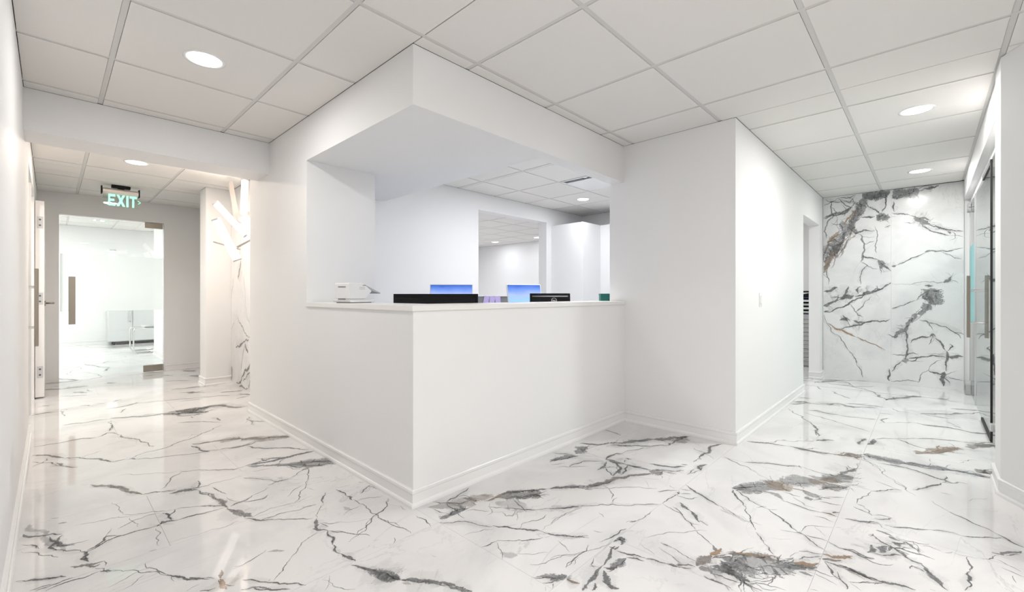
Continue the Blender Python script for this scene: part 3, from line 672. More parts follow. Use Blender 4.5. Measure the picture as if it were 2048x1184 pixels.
0.0052 0.7 0 2.172 0.526 2.152 0.5 2.106 0.473
0.0043 0.8 0 2.661 0.798 2.624 0.747 2.574 0.691 2.546 0.63 2.534 0.589
0.0045 0.8 0 2.534 0.589 2.487 0.534 2.433 0.476 2.39 0.439
0.0152 0.85 0 2.382 0.443 2.38 0.415
0.0048 0.8 0 2.38 0.415 2.34 0.381 2.309 0.35 2.298 0.324
0.0038 0.7 0 2.514 0.642 2.558 0.607
0.0039 0.7 0 2.529 0.594 2.562 0.56
0.004 0.6 0 2.35 0.499 2.368 0.463 2.378 0.434
0.0042 0.5 0 2.395 0.434 2.452 0.422 2.506 0.386 2.544 0.325
0.0037 0.6 0 2.377 0.409 2.385 0.367 2.388 0.323
0.0025 0.5 0 2.497 0.39 2.452 0.356 2.431 0.34
0.0031 0.6 0 2.616 0.409 2.625 0.37 2.607 0.333
0.0029 0.4 0 2.407 0.787 2.369 0.721 2.327 0.644 2.337 0.573
0.002 0.3 0 2.242 0.509 2.299 0.449
0.02 0.12 0 2.36 0.772 2.313 0.64
0.0102 0.5 0.8 1.983 0.626 2.025 0.571 2.068 0.507 2.097 0.44
0.02 0.5 0.3 2.004 0.582 2.051 0.502 2.078 0.446
0.0225 0.65 0 2.034 0.579 2.009 0.583 1.98 0.614
0.0486 0.45 0 1.955 0.562 2 0.5 2.045 0.439 2.09 0.379 2.13 0.323
0.0246 0.65 0 2.016 0.443 2.071 0.385 2.124 0.322
0.0118 0.6 0.8 2.097 0.405 2.122 0.365 2.167 0.324
0.0219 0.5 0 2.047 0.371 2.054 0.326
0.0406 0.6 0 1.907 0.613 1.883 0.583 1.86 0.555
0.0485 0.5 0 1.908 0.57 1.912 0.539 1.946 0.517
0.0173 0.75 0 1.909 0.624 1.875 0.592 1.847 0.557 1.842 0.524
0.009 0.8 0 1.847 0.557 1.827 0.515 1.817 0.474 1.819 0.446
0.0034 0.7 0 1.881 0.52 1.877 0.499 1.895 0.519
0.003 0.6 0 1.85 0.492 1.88 0.46 1.952 0.434 1.969 0.428
0.0028 0.6 0 1.813 0.506 1.856 0.474 1.87 0.43 1.883 0.382
0.002 0.6 0 1.867 0.438 1.906 0.433 1.955 0.43
0.0027 0.6 0 1.852 0.478 1.834 0.449 1.866 0.41
0.0038 0.75 0 1.768 0.578 1.76 0.55 1.746 0.526
0.0044 0.8 0 2.21 0.401 2.235 0.374 2.239 0.345 2.256 0.323
0.0051 0.7 0 2.14 0.388 2.179 0.375 2.212 0.341 2.23 0.321
0.0032 0.6 0 2.127 0.416 2.198 0.399
0.0084 0.5 0 2.105 0.432 2.141 0.408
0.002 0.6 0 1.953 0.318 1.963 0.294
0.0192 0.7 0.7 2.256 0.323 2.255 0.288 2.293 0.255 2.324 0.23
0.0153 0.6 0.2 2.202 0.329 2.231 0.285 2.255 0.26
0.0049 0.85 0 2.383 0.32 2.359 0.282 2.367 0.243 2.353 0.214
0.0065 0.85 0 2.359 0.267 2.382 0.235 2.361 0.205 2.354 0.176
0.0114 0.65 0 2.362 0.233 2.344 0.194 2.366 0.164
0.0145 0.55 0 2.201 0.31 2.2 0.263 2.205 0.218 2.199 0.173
0.0082 0.7 0 2.211 0.264 2.201 0.209 2.186 0.168 2.18 0.132
0.0052 0.6 0 2.195 0.309 2.147 0.279 2.104 0.26
0.0109 0.6 0 2.111 0.266 2.099 0.242
0.0034 0.5 0.5 2.192 0.257 2.183 0.216 2.162 0.175
0.0048 0.7 0 2.151 0.261 2.085 0.232 2.048 0.219
0.0037 0.6 0 2.111 0.217 2.13 0.185 2.176 0.142
0.0019 0.5 0 2.111 0.217 2.082 0.189 2.074 0.18
0.0078 0.6 0 4.085 0.366 4.194 0.363 4.303 0.343
0.0099 0.8 0 4.124 0.325 4.219 0.291 4.331 0.299
0.0077 0.5 0 4.331 0.299 4.439 0.185 4.565 0.053 4.666 -0.087 4.692 -0.193
0.0126 0.6 0 4.692 -0.193 4.743 -0.282 4.822 -0.366
0.0062 0.4 0 4.452 0.186 4.389 0.112 4.323 0.05 4.306 0.005
0.0315 0.6 0.6 4.118 0.062 4.223 -0.009 4.349 -0.082 4.499 -0.157
0.0424 0.5 0.7 4.267 0.005 4.357 -0.082 4.465 -0.141 4.452 -0.19
0.0291 0.5 0.2 4.555 -0.194 4.548 -0.229 4.662 -0.264 4.762 -0.347
0.0431 0.6 0 4.619 -0.261 4.704 -0.308 4.75 -0.357
0.0122 0.6 0 4.231 -0.037 4.235 -0.1
0.0063 0.5 0 4.16 -0.151 4.168 -0.178 4.244 -0.24
0.0052 0.5 0 4.104 -0.156 4.144 -0.17
0.0049 0.5 0 4.059 -0.009 3.989 -0.014
0.0402 0.6 0 3.853 0.322 3.841 0.239 3.84 0.168 3.84 0.098
0.0351 0.6 0 3.843 0.112 3.87 0.031 3.881 -0.047 3.896 -0.111
0.0254 0.75 0 3.896 -0.111 3.894 -0.172 3.907 -0.233 3.894 -0.278
0.0127 0.8 0 3.842 0.314 3.824 0.195 3.833 0.071 3.865 -0.072 3.902 -0.197 3.873 -0.271
0.0514 0.65 0.2 3.948 -0.229 4.01 -0.263 3.976 -0.29
0.0306 0.75 0 3.759 0.413 3.789 0.37 3.826 0.331
0.0266 0.6 0.7 3.746 0.366 3.74 0.335
0.0106 0.75 0 3.748 0.177 3.748 0.15 3.749 0.109
0.0058 0.6 0 3.722 0.239 3.739 0.17 3.746 0.096 3.699 0.017 3.653 -0.068 3.619 -0.103
0.0055 0.7 0 3.742 -0.079 3.64 -0.083 3.593 -0.061
0.0041 0.4 0 3.802 0.318 3.642 0.255 3.523 0.203
0.0034 0.4 0 3.673 0.222 3.459 0.151 3.302 0.084 3.253 0.049
0.0048 0.5 0 3.425 0.143 3.308 0.09
0.004 0.4 0 3.358 0.228 3.328 0.176 3.294 0.114
0.0042 0.4 0 3.153 0.346 3.186 0.285 3.177 0.228
0.0076 0.7 0 3.171 0.228 3.232 0.171 3.299 0.108
0.0074 0.65 0 3.348 0.062 3.411 0.022 3.476 -0.007 3.582 -0.055
0.0047 0.4 0 3.598 -0.067 3.669 -0.128 3.667 -0.168
0.0032 0.5 0 3.166 0.228 3.067 0.244 2.993 0.274 2.92 0.27
0.007 0.75 0 2.919 0.267 2.909 0.237
0.0038 0.6 0 2.904 0.243 2.848 0.216 2.813 0.202
0.0045 0.5 0 2.822 0.203 2.855 0.167 2.854 0.124
0.0094 0.6 0 2.787 0.19 2.806 0.159 2.853 0.13
0.0088 0.75 0 2.686 0.295 2.698 0.263 2.719 0.222 2.749 0.171
0.0172 0.35 0 2.706 0.226 2.731 0.181 2.738 0.155
0.0042 0.6 0 2.869 0.28 2.851 0.244 2.822 0.203
0.0027 0.5 0 2.757 0.182 2.708 0.158 2.676 0.112
0.0053 0.6 0 2.742 0.15 2.767 0.091 2.796 0.042 2.835 -0.006
0.0049 0.6 0 2.835 -0.006 2.863 -0.054 2.873 -0.086 2.861 -0.109
0.004 0.6 0 2.861 -0.109 2.88 -0.145 2.924 -0.192 2.964 -0.242
0.0039 0.5 0 2.662 0.171 2.661 0.146 2.672 0.117
0.0111 0.75 0 2.658 0.176 2.65 0.14 2.641 0.115
0.0234 0.75 0 2.627 0.129 2.615 0.109 2.617 0.09
0.0249 0.75 0 2.576 0.117 2.579 0.098 2.551 0.088
0.0115 0.65 0 2.593 0.191 2.559 0.159 2.534 0.129 2.523 0.11
0.0043 0.7 0 2.57 0.19 2.609 0.183
0.0193 0.75 0 2.4 0.187 2.437 0.17 2.487 0.179
0.0239 0.75 0 2.437 0.147 2.493 0.141 2.52 0.129
0.0124 0.75 0 2.41 0.169 2.419 0.137 2.444 0.111 2.479 0.081
0.0057 0.8 0 2.534 0.129 2.512 0.091 2.504 0.055
0.0152 0.7 0 2.513 0.105 2.487 0.072 2.46 0.058
0.0139 0.65 0 2.467 0.072 2.452 0.045 2.454 0.016
0.0106 0.6 0 2.45 0.02 2.401 -0.001 2.372 -0.021
0.015 0.7 0 2.414 0.011 2.376 -0.013 2.329 -0.036 2.297 -0.054
0.0069 0.7 0 2.375 0.052 2.407 0.045 2.389 0.011
0.0066 0.75 0 2.366 0.26 2.365 0.231 2.364 0.202
0.0081 0.8 0 2.359 0.23 2.347 0.192 2.363 0.161
0.0167 0.7 0.8 2.296 0.252 2.304 0.229
0.0032 0.6 0 2.347 0.206 2.327 0.163 2.365 0.103
0.0113 0.65 0 2.196 0.241 2.193 0.205 2.19 0.17 2.195 0.141
0.0095 0.7 0 2.194 0.154 2.199 0.112 2.215 0.072 2.219 0.033
0.0029 0.6 0 2.104 0.222 2.138 0.183 2.161 0.147
0.0057 0.7 0 2.155 0.147 2.188 0.124
0.0034 0.6 0 2.261 -0.005 2.264 -0.02
0.0038 0.75 0 2.649 0.049 2.611 0.032 2.579 0.021
0.0062 0.7 0 2.597 0.032 2.546 0.025
0.0026 0.5 0 2.625 0.026 2.648 -0.006 2.63 -0.041
0.0036 0.5 0 2.62 -0.045 2.656 -0.076
0.0025 0.3 0 2.649 -0.075 2.654 -0.117 2.677 -0.163
0.0034 0.7 0 2.67 -0.163 2.71 -0.198 2.755 -0.217
0.0128 0.6 0 2.765 -0.198 2.771 -0.226 2.831 -0.267 2.867 -0.291
0.0089 0.5 0 2.776 -0.239 2.824 -0.283
0.0036 0.7 0 2.649 -0.119 2.58 -0.124 2.517 -0.123
0.0062 0.7 0 2.515 -0.121 2.452 -0.118 2.376 -0.109 2.34 -0.1
0.0029 0.7 0 2.707 -0.209 2.679 -0.242 2.656 -0.269
0.0035 0.6 0.2 2.642 -0.216 2.629 -0.241 2.61 -0.272
0.0037 0.6 0 2.593 -0.241 2.539 -0.245
0.0032 0.5 0 3.243 -0.012 3.192 -0.039 3.138 -0.079
0.0056 0.85 0 3.138 -0.079 3.097 -0.127 3.049 -0.172 3.003 -0.223
0.0051 0.85 0 3.003 -0.223 2.96 -0.263 2.924 -0.304
0.0132 0.2 0 3.408 -0.053 3.403 -0.097
0.0027 0.3 0 3.372 -0.16 3.482 -0.233
0.0113 0.6 0 5.074 0.032 5.093 -0.045 5.111 -0.121 5.092 -0.209
0.0109 0.6 0 5.092 -0.209 5.06 -0.255 5.116 -0.351
0.0081 0.5 0 5.23 -0.132 5.164 -0.204
0.0042 0.6 0 2.956 -0.258 2.915 -0.303
0.0254 0.6 0 6.608 1.042 6.787 0.935 6.926 0.848 6.971 0.801
0.0106 0.6 0 6.94 0.797 6.62 0.662 6.544 0.537 6.368 0.434 6.139 0.365 6.005 0.317
0.0223 0.6 0 6.005 0.317 6.207 0.235 6.369 0.148 6.491 0.054
0.0189 0.5 0 6.976 0.881 6.991 0.816
0.0167 0.4 0 6.651 0.904 6.628 0.761 6.641 0.64 6.809 0.464
0.019 0.4 0 6.337 0.961 6.18 0.9
0.0145 0.35 0 6.154 0.801 5.958 0.685 5.832 0.605
0.0179 0.7 0 5.476 1.021 5.554 0.898
0.0202 0.8 0 5.246 1.006 5.335 0.928 5.313 0.859
0.0165 0.6 0 5.13 1.006 5.26 0.915 5.346 0.779 5.422 0.684
0.0227 0.7 0 5.347 0.727 5.499 0.663 5.438 0.594 5.436 0.524
0.0223 0.5 0.5 5.552 0.607 5.58 0.518 5.603 0.42 5.608 0.343
0.0152 0.75 0 5.398 0.6 5.458 0.487 5.547 0.358
0.0179 0.7 0 4.958 0.822 5.008 0.769 5.022 0.722
0.0125 0.7 0 4.981 0.765 4.966 0.684 4.967 0.589
0.0091 0.6 0 4.951 0.587 4.974 0.48 5.024 0.333
0.0071 0.35 0.4 4.845 0.843 4.779 0.696 4.679 0.573 4.601 0.444 4.55 0.349
0.0054 0.45 0 4.934 0.983 4.745 0.885 4.597 0.8 4.447 0.71 4.267 0.647 4.121 0.617
0.0094 0.4 0 5.63 0.25 5.51 0.208 5.532 0.12
0.0283 0.6 0 5.537 0.051 5.634 -0.052 5.693 -0.145 5.812 -0.239
0.018 0.6 0 5.987 -0.161 6.041 -0.265 6.093 -0.36
0.0118 0.5 0 5.546 0.042 5.504 -0.067 5.511 -0.18
0.0204 0.5 0 5.835 -0.232 5.973 -0.345 5.958 -0.424
0.0175 0.6 0 6.472 -0.069 6.515 -0.156
0.0178 0.5 0 6.631 -0.11 6.646 -0.169
0.0061 0.4 0 4.887 0.299 5.002 0.206 5.123 0.095
0.0073 0.5 0 5.123 0.095 5.096 -0 5.125 -0.108 5.117 -0.159 5.066 -0.251 5.112 -0.337
0.0045 0.4 0 5.368 -0.097 5.27 -0.157 5.138 -0.211
0.0072 0.4 0 4.934 0.277 5.151 0.246
0.0136 0.3 0 7.108 1.237 7.157 1.157 7.117 1.065
0.0132 0.5 0 5.307 0.325 5.331 0.237
0.0249 0.6 0 -0.068 8.358 0.064 8.28 0.224 7.932
0.0243 0.6 0 -0.065 7.989 0.05 7.889 0.158 7.91 0.246 7.91
0.016 0.5 0 -0.002 7.679 0.068 7.553
0.0312 0.7 0 -0.066 7.449 -0.002 7.411 0.096 7.345
0.0263 0.6 0 0.096 7.345 0.188 7.377 0.312 7.347
0.0189 0.6 0 0.169 7.016 0.281 6.836
0.0135 0.5 0 0.29 7.074 0.335 6.933
0.0236 0.6 0 0.492 7.446 0.544 7.37
0.0147 0.6 0 0.439 6.076 0.511 6.152
0.0137 0.5 0 0.071 6.817 0.19 6.733 0.284 6.677
0.0121 0.5 0 0.312 6.099 0.372 6.036
0.0145 0.6 0 0.362 5.738 0.45 5.744 0.544 5.783 0.608 5.86
0.0161 0.5 0 0.605 5.827 0.715 5.785 0.828 5.741
0.0101 0.6 0 0.449 5.456 0.498 5.627
0.0107 0.5 0 0.063 6.021 0.119 5.974
0.0112 0.5 0 0.199 6.112 0.289 5.982
0.0226 0.6 0 0.365 5.281 0.45 5.22 0.538 5.184 0.651 5.123 0.723 5.137
0.0116 0.5 0 0.069 5.3 0.179 5.262 0.286 5.281 0.363 5.255
0.0048 0.7 0 0.358 5.178 0.359 4.97 0.341 4.82
0.0678 0.5 0 0.723 5.137 0.81 5.107 0.898 5.077 0.972 5.063
0.0918 0.6 0 0.818 5.161 0.907 5.131 1.02 5.013
0.0342 0.7 0 0.88 5.033 0.962 4.916 1.025 4.943
0.0284 0.6 0 0.964 5.072 1.087 5.142 1.186 5.037
0.0187 0.6 0 1.093 5.171 1.166 5.129 1.223 4.931 1.32 4.862
0.0133 0.5 0 0.574 5.204 0.723 5.137 0.8 4.937 0.963 4.825
0.0076 0.6 0 0.992 4.649 1.019 4.482
0.0198 0.5 0 0.99 6.107 1.11 6.025 1.198 5.888
0.0334 0.7 0 1.056 6.037 1.129 6.005
0.0217 0.6 0 0.963 6.365 1.085 6.334 1.257 6.301 1.406 6.299
0.0196 0.6 0 1.32 5.805 1.443 5.72 1.519 5.732
0.0182 0.6 0 1.432 5.536 1.509 5.403
0.0162 0.5 0 1.35 5.308 1.492 5.362
0.0177 0.5 0 0.811 5.759 0.976 5.701 1.13 5.661 1.345 5.517
0.0124 0.4 0 0.911 5.616 1.11 5.561
0.0451 0.6 0 1.336 7.322 1.401 7.16 1.434 7.049
0.0381 0.7 0 1.325 7.824 1.412 7.66
0.0375 0.5 0 1.36 7.939 1.445 8.004
0.0273 0.5 0 1.07 7.601 1.111 7.518
0.0266 0.6 0 0.85 7.703 0.955 7.723
0.0189 0.5 0 1.005 7.052 1.239 6.864
0.01 0.6 0 0.872 4.832 0.879 4.768
0.019 0.75 0 -0.124 5.91 -0.079 5.952 0.022 5.937
0.0079 0.5 0 0.062 5.957 0.082 5.664
0.0068 0.7 0 1.237 4.448 1.198 4.24 1.184 4.126
0.0091 0.5 0 1.205 4.297 1.313 4.173
0.0088 0.4 0 0.74 4.67 0.912 4.569 1.016 4.432
0.0186 0.6 0 -0.052 6.376 -0.01 6.311
"""
WALL_VEINS = """
0.0526 0.7 0 0.605 2.342 0.535 2.377 0.432 2.371 0.339 2.378
0.0246 0.85 0 0.588 2.317 0.553 2.346 0.449 2.352 0.339 2.368
0.0626 0.7 0 0.588 2.34 0.614 2.23 0.677 2.125 0.732 2.016
0.0406 0.8 0 0.605 2.32 0.65 2.144 0.714 2.037 0.75 1.926
0.0186 0.6 0.9 0.659 2.191 0.732 2.108 0.806 2.024
0.019 0.5 0.9 0.843 1.935 0.919 1.86 0.977 1.794
0.0757 0.5 0 0.714 2.014 0.787 1.906 0.881 1.775 0.958 1.639
0.0303 0.85 0 0.769 1.928 0.806 1.792 0.881 1.705 0.958 1.639
0.0381 0.55 0.5 0.9 1.682 0.977 1.545 1.016 1.428
0.0267 0.5 0.7 0.938 1.591 0.997 1.451 1.016 1.393
0.0191 0.6 0.2 0.881 1.845 0.958 1.805 0.997 1.689 1.016 1.548
0.0152 0.85 0 0.977 1.711 0.919 1.672 0.938 1.614 1.016 1.536
0.0128 0.5 0 1.016 2.119 0.919 2.167 0.806 2.164 0.732 2.224 0.677 2.308
0.0074 0.7 0 1.016 2.131 0.938 2.157 0.824 2.166 0.723 2.234
0.0055 0.6 0 1.016 2.298 0.938 2.334 0.806 2.373 0.677 2.388
0.0057 0.5 0 0.938 2.37 0.938 2.252 0.9 2.152 0.977 2.043 0.987 1.855
0.0055 0.5 0 0.862 2.382 0.787 2.277 0.695 2.219
0.0054 0.5 0 0.769 2.39 0.695 2.287 0.588 2.227
0.0055 0.6 0 0.997 2.378 0.881 2.326 0.75 2.318 0.641 2.28
0.0057 0.5 0 0.938 2.275 0.862 2.101 0.938 2.016
0.0057 0.5 0.3 0.881 2.103 0.843 1.912 0.938 1.85
0.0056 0.5 0 0.677 2.376 0.732 2.293 0.824 2.353
0.0056 0.5 0 0.824 2.283 0.769 2.205 0.806 2.117
0.0056 0.5 0 0.938 2.063 0.843 2.029 0.806 1.932
0.0089 0.75 0 0.632 2.092 0.57 2.089 0.483 2.089
0.0089 0.6 0 0.553 2.222 0.483 2.179 0.432 2.116
0.0071 0.7 0 0.381 2.363 0.381 2.286 0.415 2.136
0.0316 0.85 0 0.466 2.109 0.423 2.071 0.339 2.056
0.0141 0.85 0 0.449 2.118 0.415 2.048 0.381 2.032
0.0105 0.85 0 0.389 1.939 0.336 1.961
0.0125 0.7 0 0.714 1.904 0.641 1.911 0.553 1.918 0.483 1.91
0.0054 0.6 0 0.588 1.747 0.535 1.77 0.492 1.777
0.0053 0.5 0 0.483 1.966 0.466 1.808 0.483 1.721 0.466 1.63
0.0054 0.5 0 0.677 1.896 0.605 1.844 0.483 1.832
0.0109 0.5 0 0.614 1.867 0.588 1.751 0.605 1.617 0.623 1.527
0.0089 0.85 0 0.609 1.599 0.535 1.572 0.449 1.54
0.0284 0.7 0 0.449 1.54 0.415 1.494 0.423 1.428
0.0175 0.7 0 0.423 1.505 0.381 1.448 0.331 1.391
0.0091 0.6 0 0.553 1.478 0.614 1.402 0.632 1.323 0.623 1.232
0.0053 0.4 0 0.623 1.527 0.553 1.467 0.449 1.429
0.0076 0.6 0 0.977 1.427 0.958 1.308 0.967 1.237
0.0057 0.4 0.5 0.677 1.987 0.769 1.789 0.824 1.677 0.938 1.449
0.015 0.3 0.4 0.714 1.922 0.843 1.749 0.881 1.611
0.0131 0.3 0.3 0.677 1.873 0.806 1.699 0.843 1.585
0.015 0.7 0 1.016 1.143 0.938 1.154 0.862 1.2
0.0299 0.8 0 1.016 0.952 0.938 0.989 0.843 1.037
0.0129 0.75 0 0.938 1.06 0.843 1.06 0.741 1.21
0.022 0.85 0 0.843 1.037 0.75 1.072 0.695 1.095
0.014 0.85 0 0.695 1.084 0.605 1.095 0.518 1.129 0.415 1.173 0.331 1.253
0.025 0.8 0 0.605 1.118 0.518 1.129 0.466 1.162
0.0182 0.8 0 0.623 1.209 0.668 1.164 0.65 1.118
0.0072 0.75 0 1.006 0.869 0.919 0.883 0.843 0.932 0.732 1.003 0.588 1.095
0.0151 0.8 0 1.016 0.876 0.958 0.887
0.0071 0.6 0 0.466 1.218 0.457 1.151
0.0222 0.65 0 0.843 0.768 0.769 0.794 0.75 0.749
0.0093 0.7 0 0.806 0.839 0.769 0.76
0.029 0.8 0 0.695 0.763 0.65 0.742 0.588 0.744
0.0088 0.75 0 0.843 0.656 0.714 0.693 0.535 0.758 0.339 0.799
0.0054 0.5 0 0.741 0.98 0.686 0.889 0.597 0.812
0.0055 0.5 0 0.518 1.084 0.588 1.005 0.677 0.878
0.0055 0.6 0 1.016 0.833 0.977 0.716 0.919 0.6 0.806 0.491 0.75 0.38
0.0091 0.6 0 0.75 0.38 0.677 0.272 0.623 0.141 0.605 0.041
0.0091 0.7 1 0.967 0.721 0.881 0.65 0.769 0.605 0.677 0.558
0.0071 0.6 1 0.677 0.558 0.553 0.498 0.449 0.45 0.381 0.412
0.0105 0.8 0 0.347 0.184 0.356 0.084 0.347 0.03
0.0441 0.7 0 0.323 2.321 0.249 2.342 0.168 2.344 0.074 2.342
0.0205 0.8 0 0.323 2.299 0.233 2.307 0.121 2.343
0.0166 0.7 0 0.074 2.346 -0.018 2.362 -0.093 2.385
0.02 0.6 0 0.012 2.357 -0.048 2.378
0.0136 0.85 0 0.082 2.284 0.074 2.251
0.0122 0.8 0 0.306 2.253 0.314 2.189 0.298 2.121
0.0069 0.7 0 0.323 2.113 0.216 2.089 0.152 2.059
0.0167 0.75 0 0.152 2.059 0.074 2.017 -0.018 1.992
0.0234 0.65 0 0.121 2.034 0.043 1.972 -0.018 1.944
0.0113 0.8 0 -0.003 1.945 -0.093 1.894 -0.181 1.854 -0.295 1.822
0.0164 0.8 0 -0.063 1.918 -0.137 1.868 -0.195 1.842
0.0229 0.7 0 -0.166 1.835 -0.195 1.811
0.0082 0.7 0 0.074 1.964 -0.003 1.882 -0.093 1.825 -0.181 1.788
0.0048 0.5 0 -0.181 1.782 -0.295 1.761
0.0068 0.5 0 0.208 1.98 0.152 1.963 0.121 1.98
0.0174 0.8 0 0.326 1.457 0.281 1.461
0.0067 0.6 0 0.281 1.466 0.168 1.525 0.074 1.572 0.012 1.604
0.0198 0.55 0 0.028 1.612 -0.048 1.621 -0.122 1.608
0.0065 0.6 0 -0.122 1.601 -0.195 1.556 -0.281 1.51
0.0114 0.75 0 -0.174 1.608 -0.21 1.616
0.0065 0.65 0 -0.078 1.625 -0.195 1.611 -0.295 1.64
0.0049 0.5 0 0.145 1.228 0.059 1.254 -0.048 1.258 -0.152 1.25
0.0229 0.6 0 -0.137 1.24 -0.181 1.27 -0.195 1.31
0.0167 0.8 0 0.028 1.211 -0.048 1.206
0.0502 0.75 0 -0.033 1.179 -0.048 1.096 -0.018 0.991
0.0442 0.7 0 -0.018 0.991 0.028 0.916 0.09 0.872
0.0169 0.85 0 -0.048 1.116 -0.025 1.012 0.028 0.927
0.0344 0.6 0 0.09 0.872 0.137 0.796 0.184 0.708
0.0244 0.6 0 0.168 0.731 0.249 0.64 0.298 0.594
0.0209 0.85 0 0.326 0.581 0.265 0.596
0.0085 0.75 0 0.326 0.925 0.249 0.965 0.168 1.005 0.105 1.032
0.005 0.6 0 0.105 1.032 0.043 1.106 -0.003 1.158
0.0081 0.6 0 0.074 0.799 0.012 0.791 -0.048 0.762 -0.166 0.716 -0.302 0.648
0.0067 0.5 0 0.012 0.791 -0.048 0.678
0.0067 0.7 0 0.152 0.517 0.074 0.587 -0.018 0.603
0.0233 0.6 0 -0.018 0.603 -0.048 0.637 -0.063 0.606
0.0082 0.6 0 -0.063 0.596 -0.122 0.517 -0.152 0.448
0.0103 0.6 0 0.2 0.664 0.184 0.515 0.176 0.43 0.2 0.32
0.0343 0.5 0 0.233 0.295 0.168 0.312
0.0104 0.85 0 0.323 0.15 0.265 0.248 0.233 0.29
0.0082 0.7 0 0.168 0.334 0.043 0.361 -0.078 0.379 -0.166 0.377
0.0145 0.75 0 -0.166 0.377 -0.238 0.388 -0.295 0.396
0.0164 0.65 0 -0.159 0.448 -0.159 0.335 -0.152 0.211
0.0132 0.75 0 -0.145 0.19 -0.13 0.033
0.0329 0.8 0 -0.108 0.175 -0.152 0.16
0.0083 0.75 0 -0.003 0.204 -0.078 0.182 -0.122 0.166
0.0066 0.5 0 0.09 0.044 0.012 0.191 -0.063 0.305 -0.122 0.342
0.0082 0.7 0 -0.166 0.449 -0.21 0.504 -0.181 0.532
0.0051 0.5 0 0.323 0.362 0.168 0.387 0.074 0.392
0.0049 0.4 0 0.012 0.402 -0.137 0.42
0.0048 0.4 0 -0.152 0.139 -0.295 0.118
0.0051 0.4 0 0.339 0.032 0.2 0.057 0.074 0.057
0.0065 0.5 0 -0.21 0.677 -0.274 0.6
"""
NICHE_VEINS = """
0.0191 0.6 0 5.907 1.511 5.947 1.418 6.027 1.278
0.0079 0.6 0 6.236 1.308 6.296 1.136 6.323 1.012
0.0054 0.5 0 5.791 1.319 5.753 1.041 5.569 0.773
0.0072 0.5 0 6.068 0.835 5.829 0.715 5.554 0.606
0.0144 0.75 0 6.126 0.458 5.829 0.54 5.605 0.586
0.0218 0.7 0 5.753 0.534 5.641 0.43
0.0059 0.5 0 6.323 0.665 6.193 0.757
0.0238 0.75 0 6.323 0.218 6.279 0.099 6.323 0.019
0.0143 0.8 0 6.109 0.024 5.791 0.184 5.554 0.326
0.0179 0.8 0 5.829 0.086 5.678 0.175 5.554 0.213
0.018 0.75 0 5.641 0.021 5.569 0.189
0.0075 0.6 0 5.753 0.534 5.907 0.193
0.0091 0.7 0 5.987 0.006 5.641 0.021
0.006 0.4 0 6.193 0.55 6.323 0.367
0.0057 0.4 0 5.907 1.793 5.987 1.539
"""
def parse(txt):
    out = []
    for L in txt.strip().splitlines():
        v = [float(x) for x in L.split()]
        out.append((v[0], v[1], v[2], [Vector((v[i], v[i + 1])) for i in range(3, len(v), 2)]))
    return out
def wild(rng, x0, x1, y0, y1, n):       # further veins for stone the photo shows only dimly
    out = []
    for _ in range(n):
        p = Vector((rng.uniform(x0, x1), rng.uniform(y0, y1))); a = rng.gauss(-.8, .45); pts = [p.copy()]
        for k in range(rng.randint(3, 8)):
            a += rng.gauss(0, .3); p = p + Vector((math.cos(a), math.sin(a))) * rng.uniform(.08, .3); pts.append(p.copy())
        out.append((rng.choice((.003, .004, .006, .012)), rng.uniform(.4, .75), 0 if rng.random() < .85 else .5, pts))
    return out
def enrich(veins, seed=5):
    rng = random.Random(seed); out = []
    for wd, op, rust, pts in veins:
        L = sum((b - a).length for a, b in zip(pts, pts[1:]))
        if .004 < wd < .03 and op > .55: out.append((max(wd * 3.0, .02), .10, rust, pts))
        out.append((wd, min(1, op ** .75), rust, pts))
        if wd >= .022 and op > .35:          # crackle inside the broad bands
            for _ in range(int(min(15, 2 + L * 22))):
                i = rng.randrange(len(pts) - 1); d = pts[i + 1] - pts[i]
                if d.length < 1e-4: continue
                nrm = Vector((-d.y, d.x)).normalized(); p = pts[i].lerp(pts[i + 1], rng.random()) + nrm * rng.uniform(-.9, .9) * wd
                a = math.atan2(d.y, d.x) + rng.gauss(0, .3); q = [p]
                for k in range(rng.randint(2, 4)):
                    a += rng.gauss(0, .35); q.append(q[-1] + Vector((math.cos(a), math.sin(a))) * rng.uniform(.015, .05))
                out.append((rng.choice((.0018, .0025, .004, .007)), rng.uniform(.5, .9), rust if rng.random() < .4 else 0, q))
        if L > .12 and op > .45 and wd < .06:
            for _ in range(int(min(4, L * 3.2))):
                i = rng.randrange(len(pts) - 1); t = rng.random(); p = pts[i].lerp(pts[i + 1], t); d = (pts[i + 1] - pts[i])
                if d.length < 1e-4: continue
                a = math.atan2(d.y, d.x) + rng.choice((-1, 1)) * rng.uniform(.25, 1.1); q = [p]
                for k in range(rng.randint(1, 4)):
                    a += rng.gauss(0, .3); q.append(q[-1] + Vector((math.cos(a), math.sin(a))) * rng.uniform(.02, .09))
                out.append((rng.uniform(.0012, .0028), op * rng.uniform(.3, .6), 0, q))
    return out
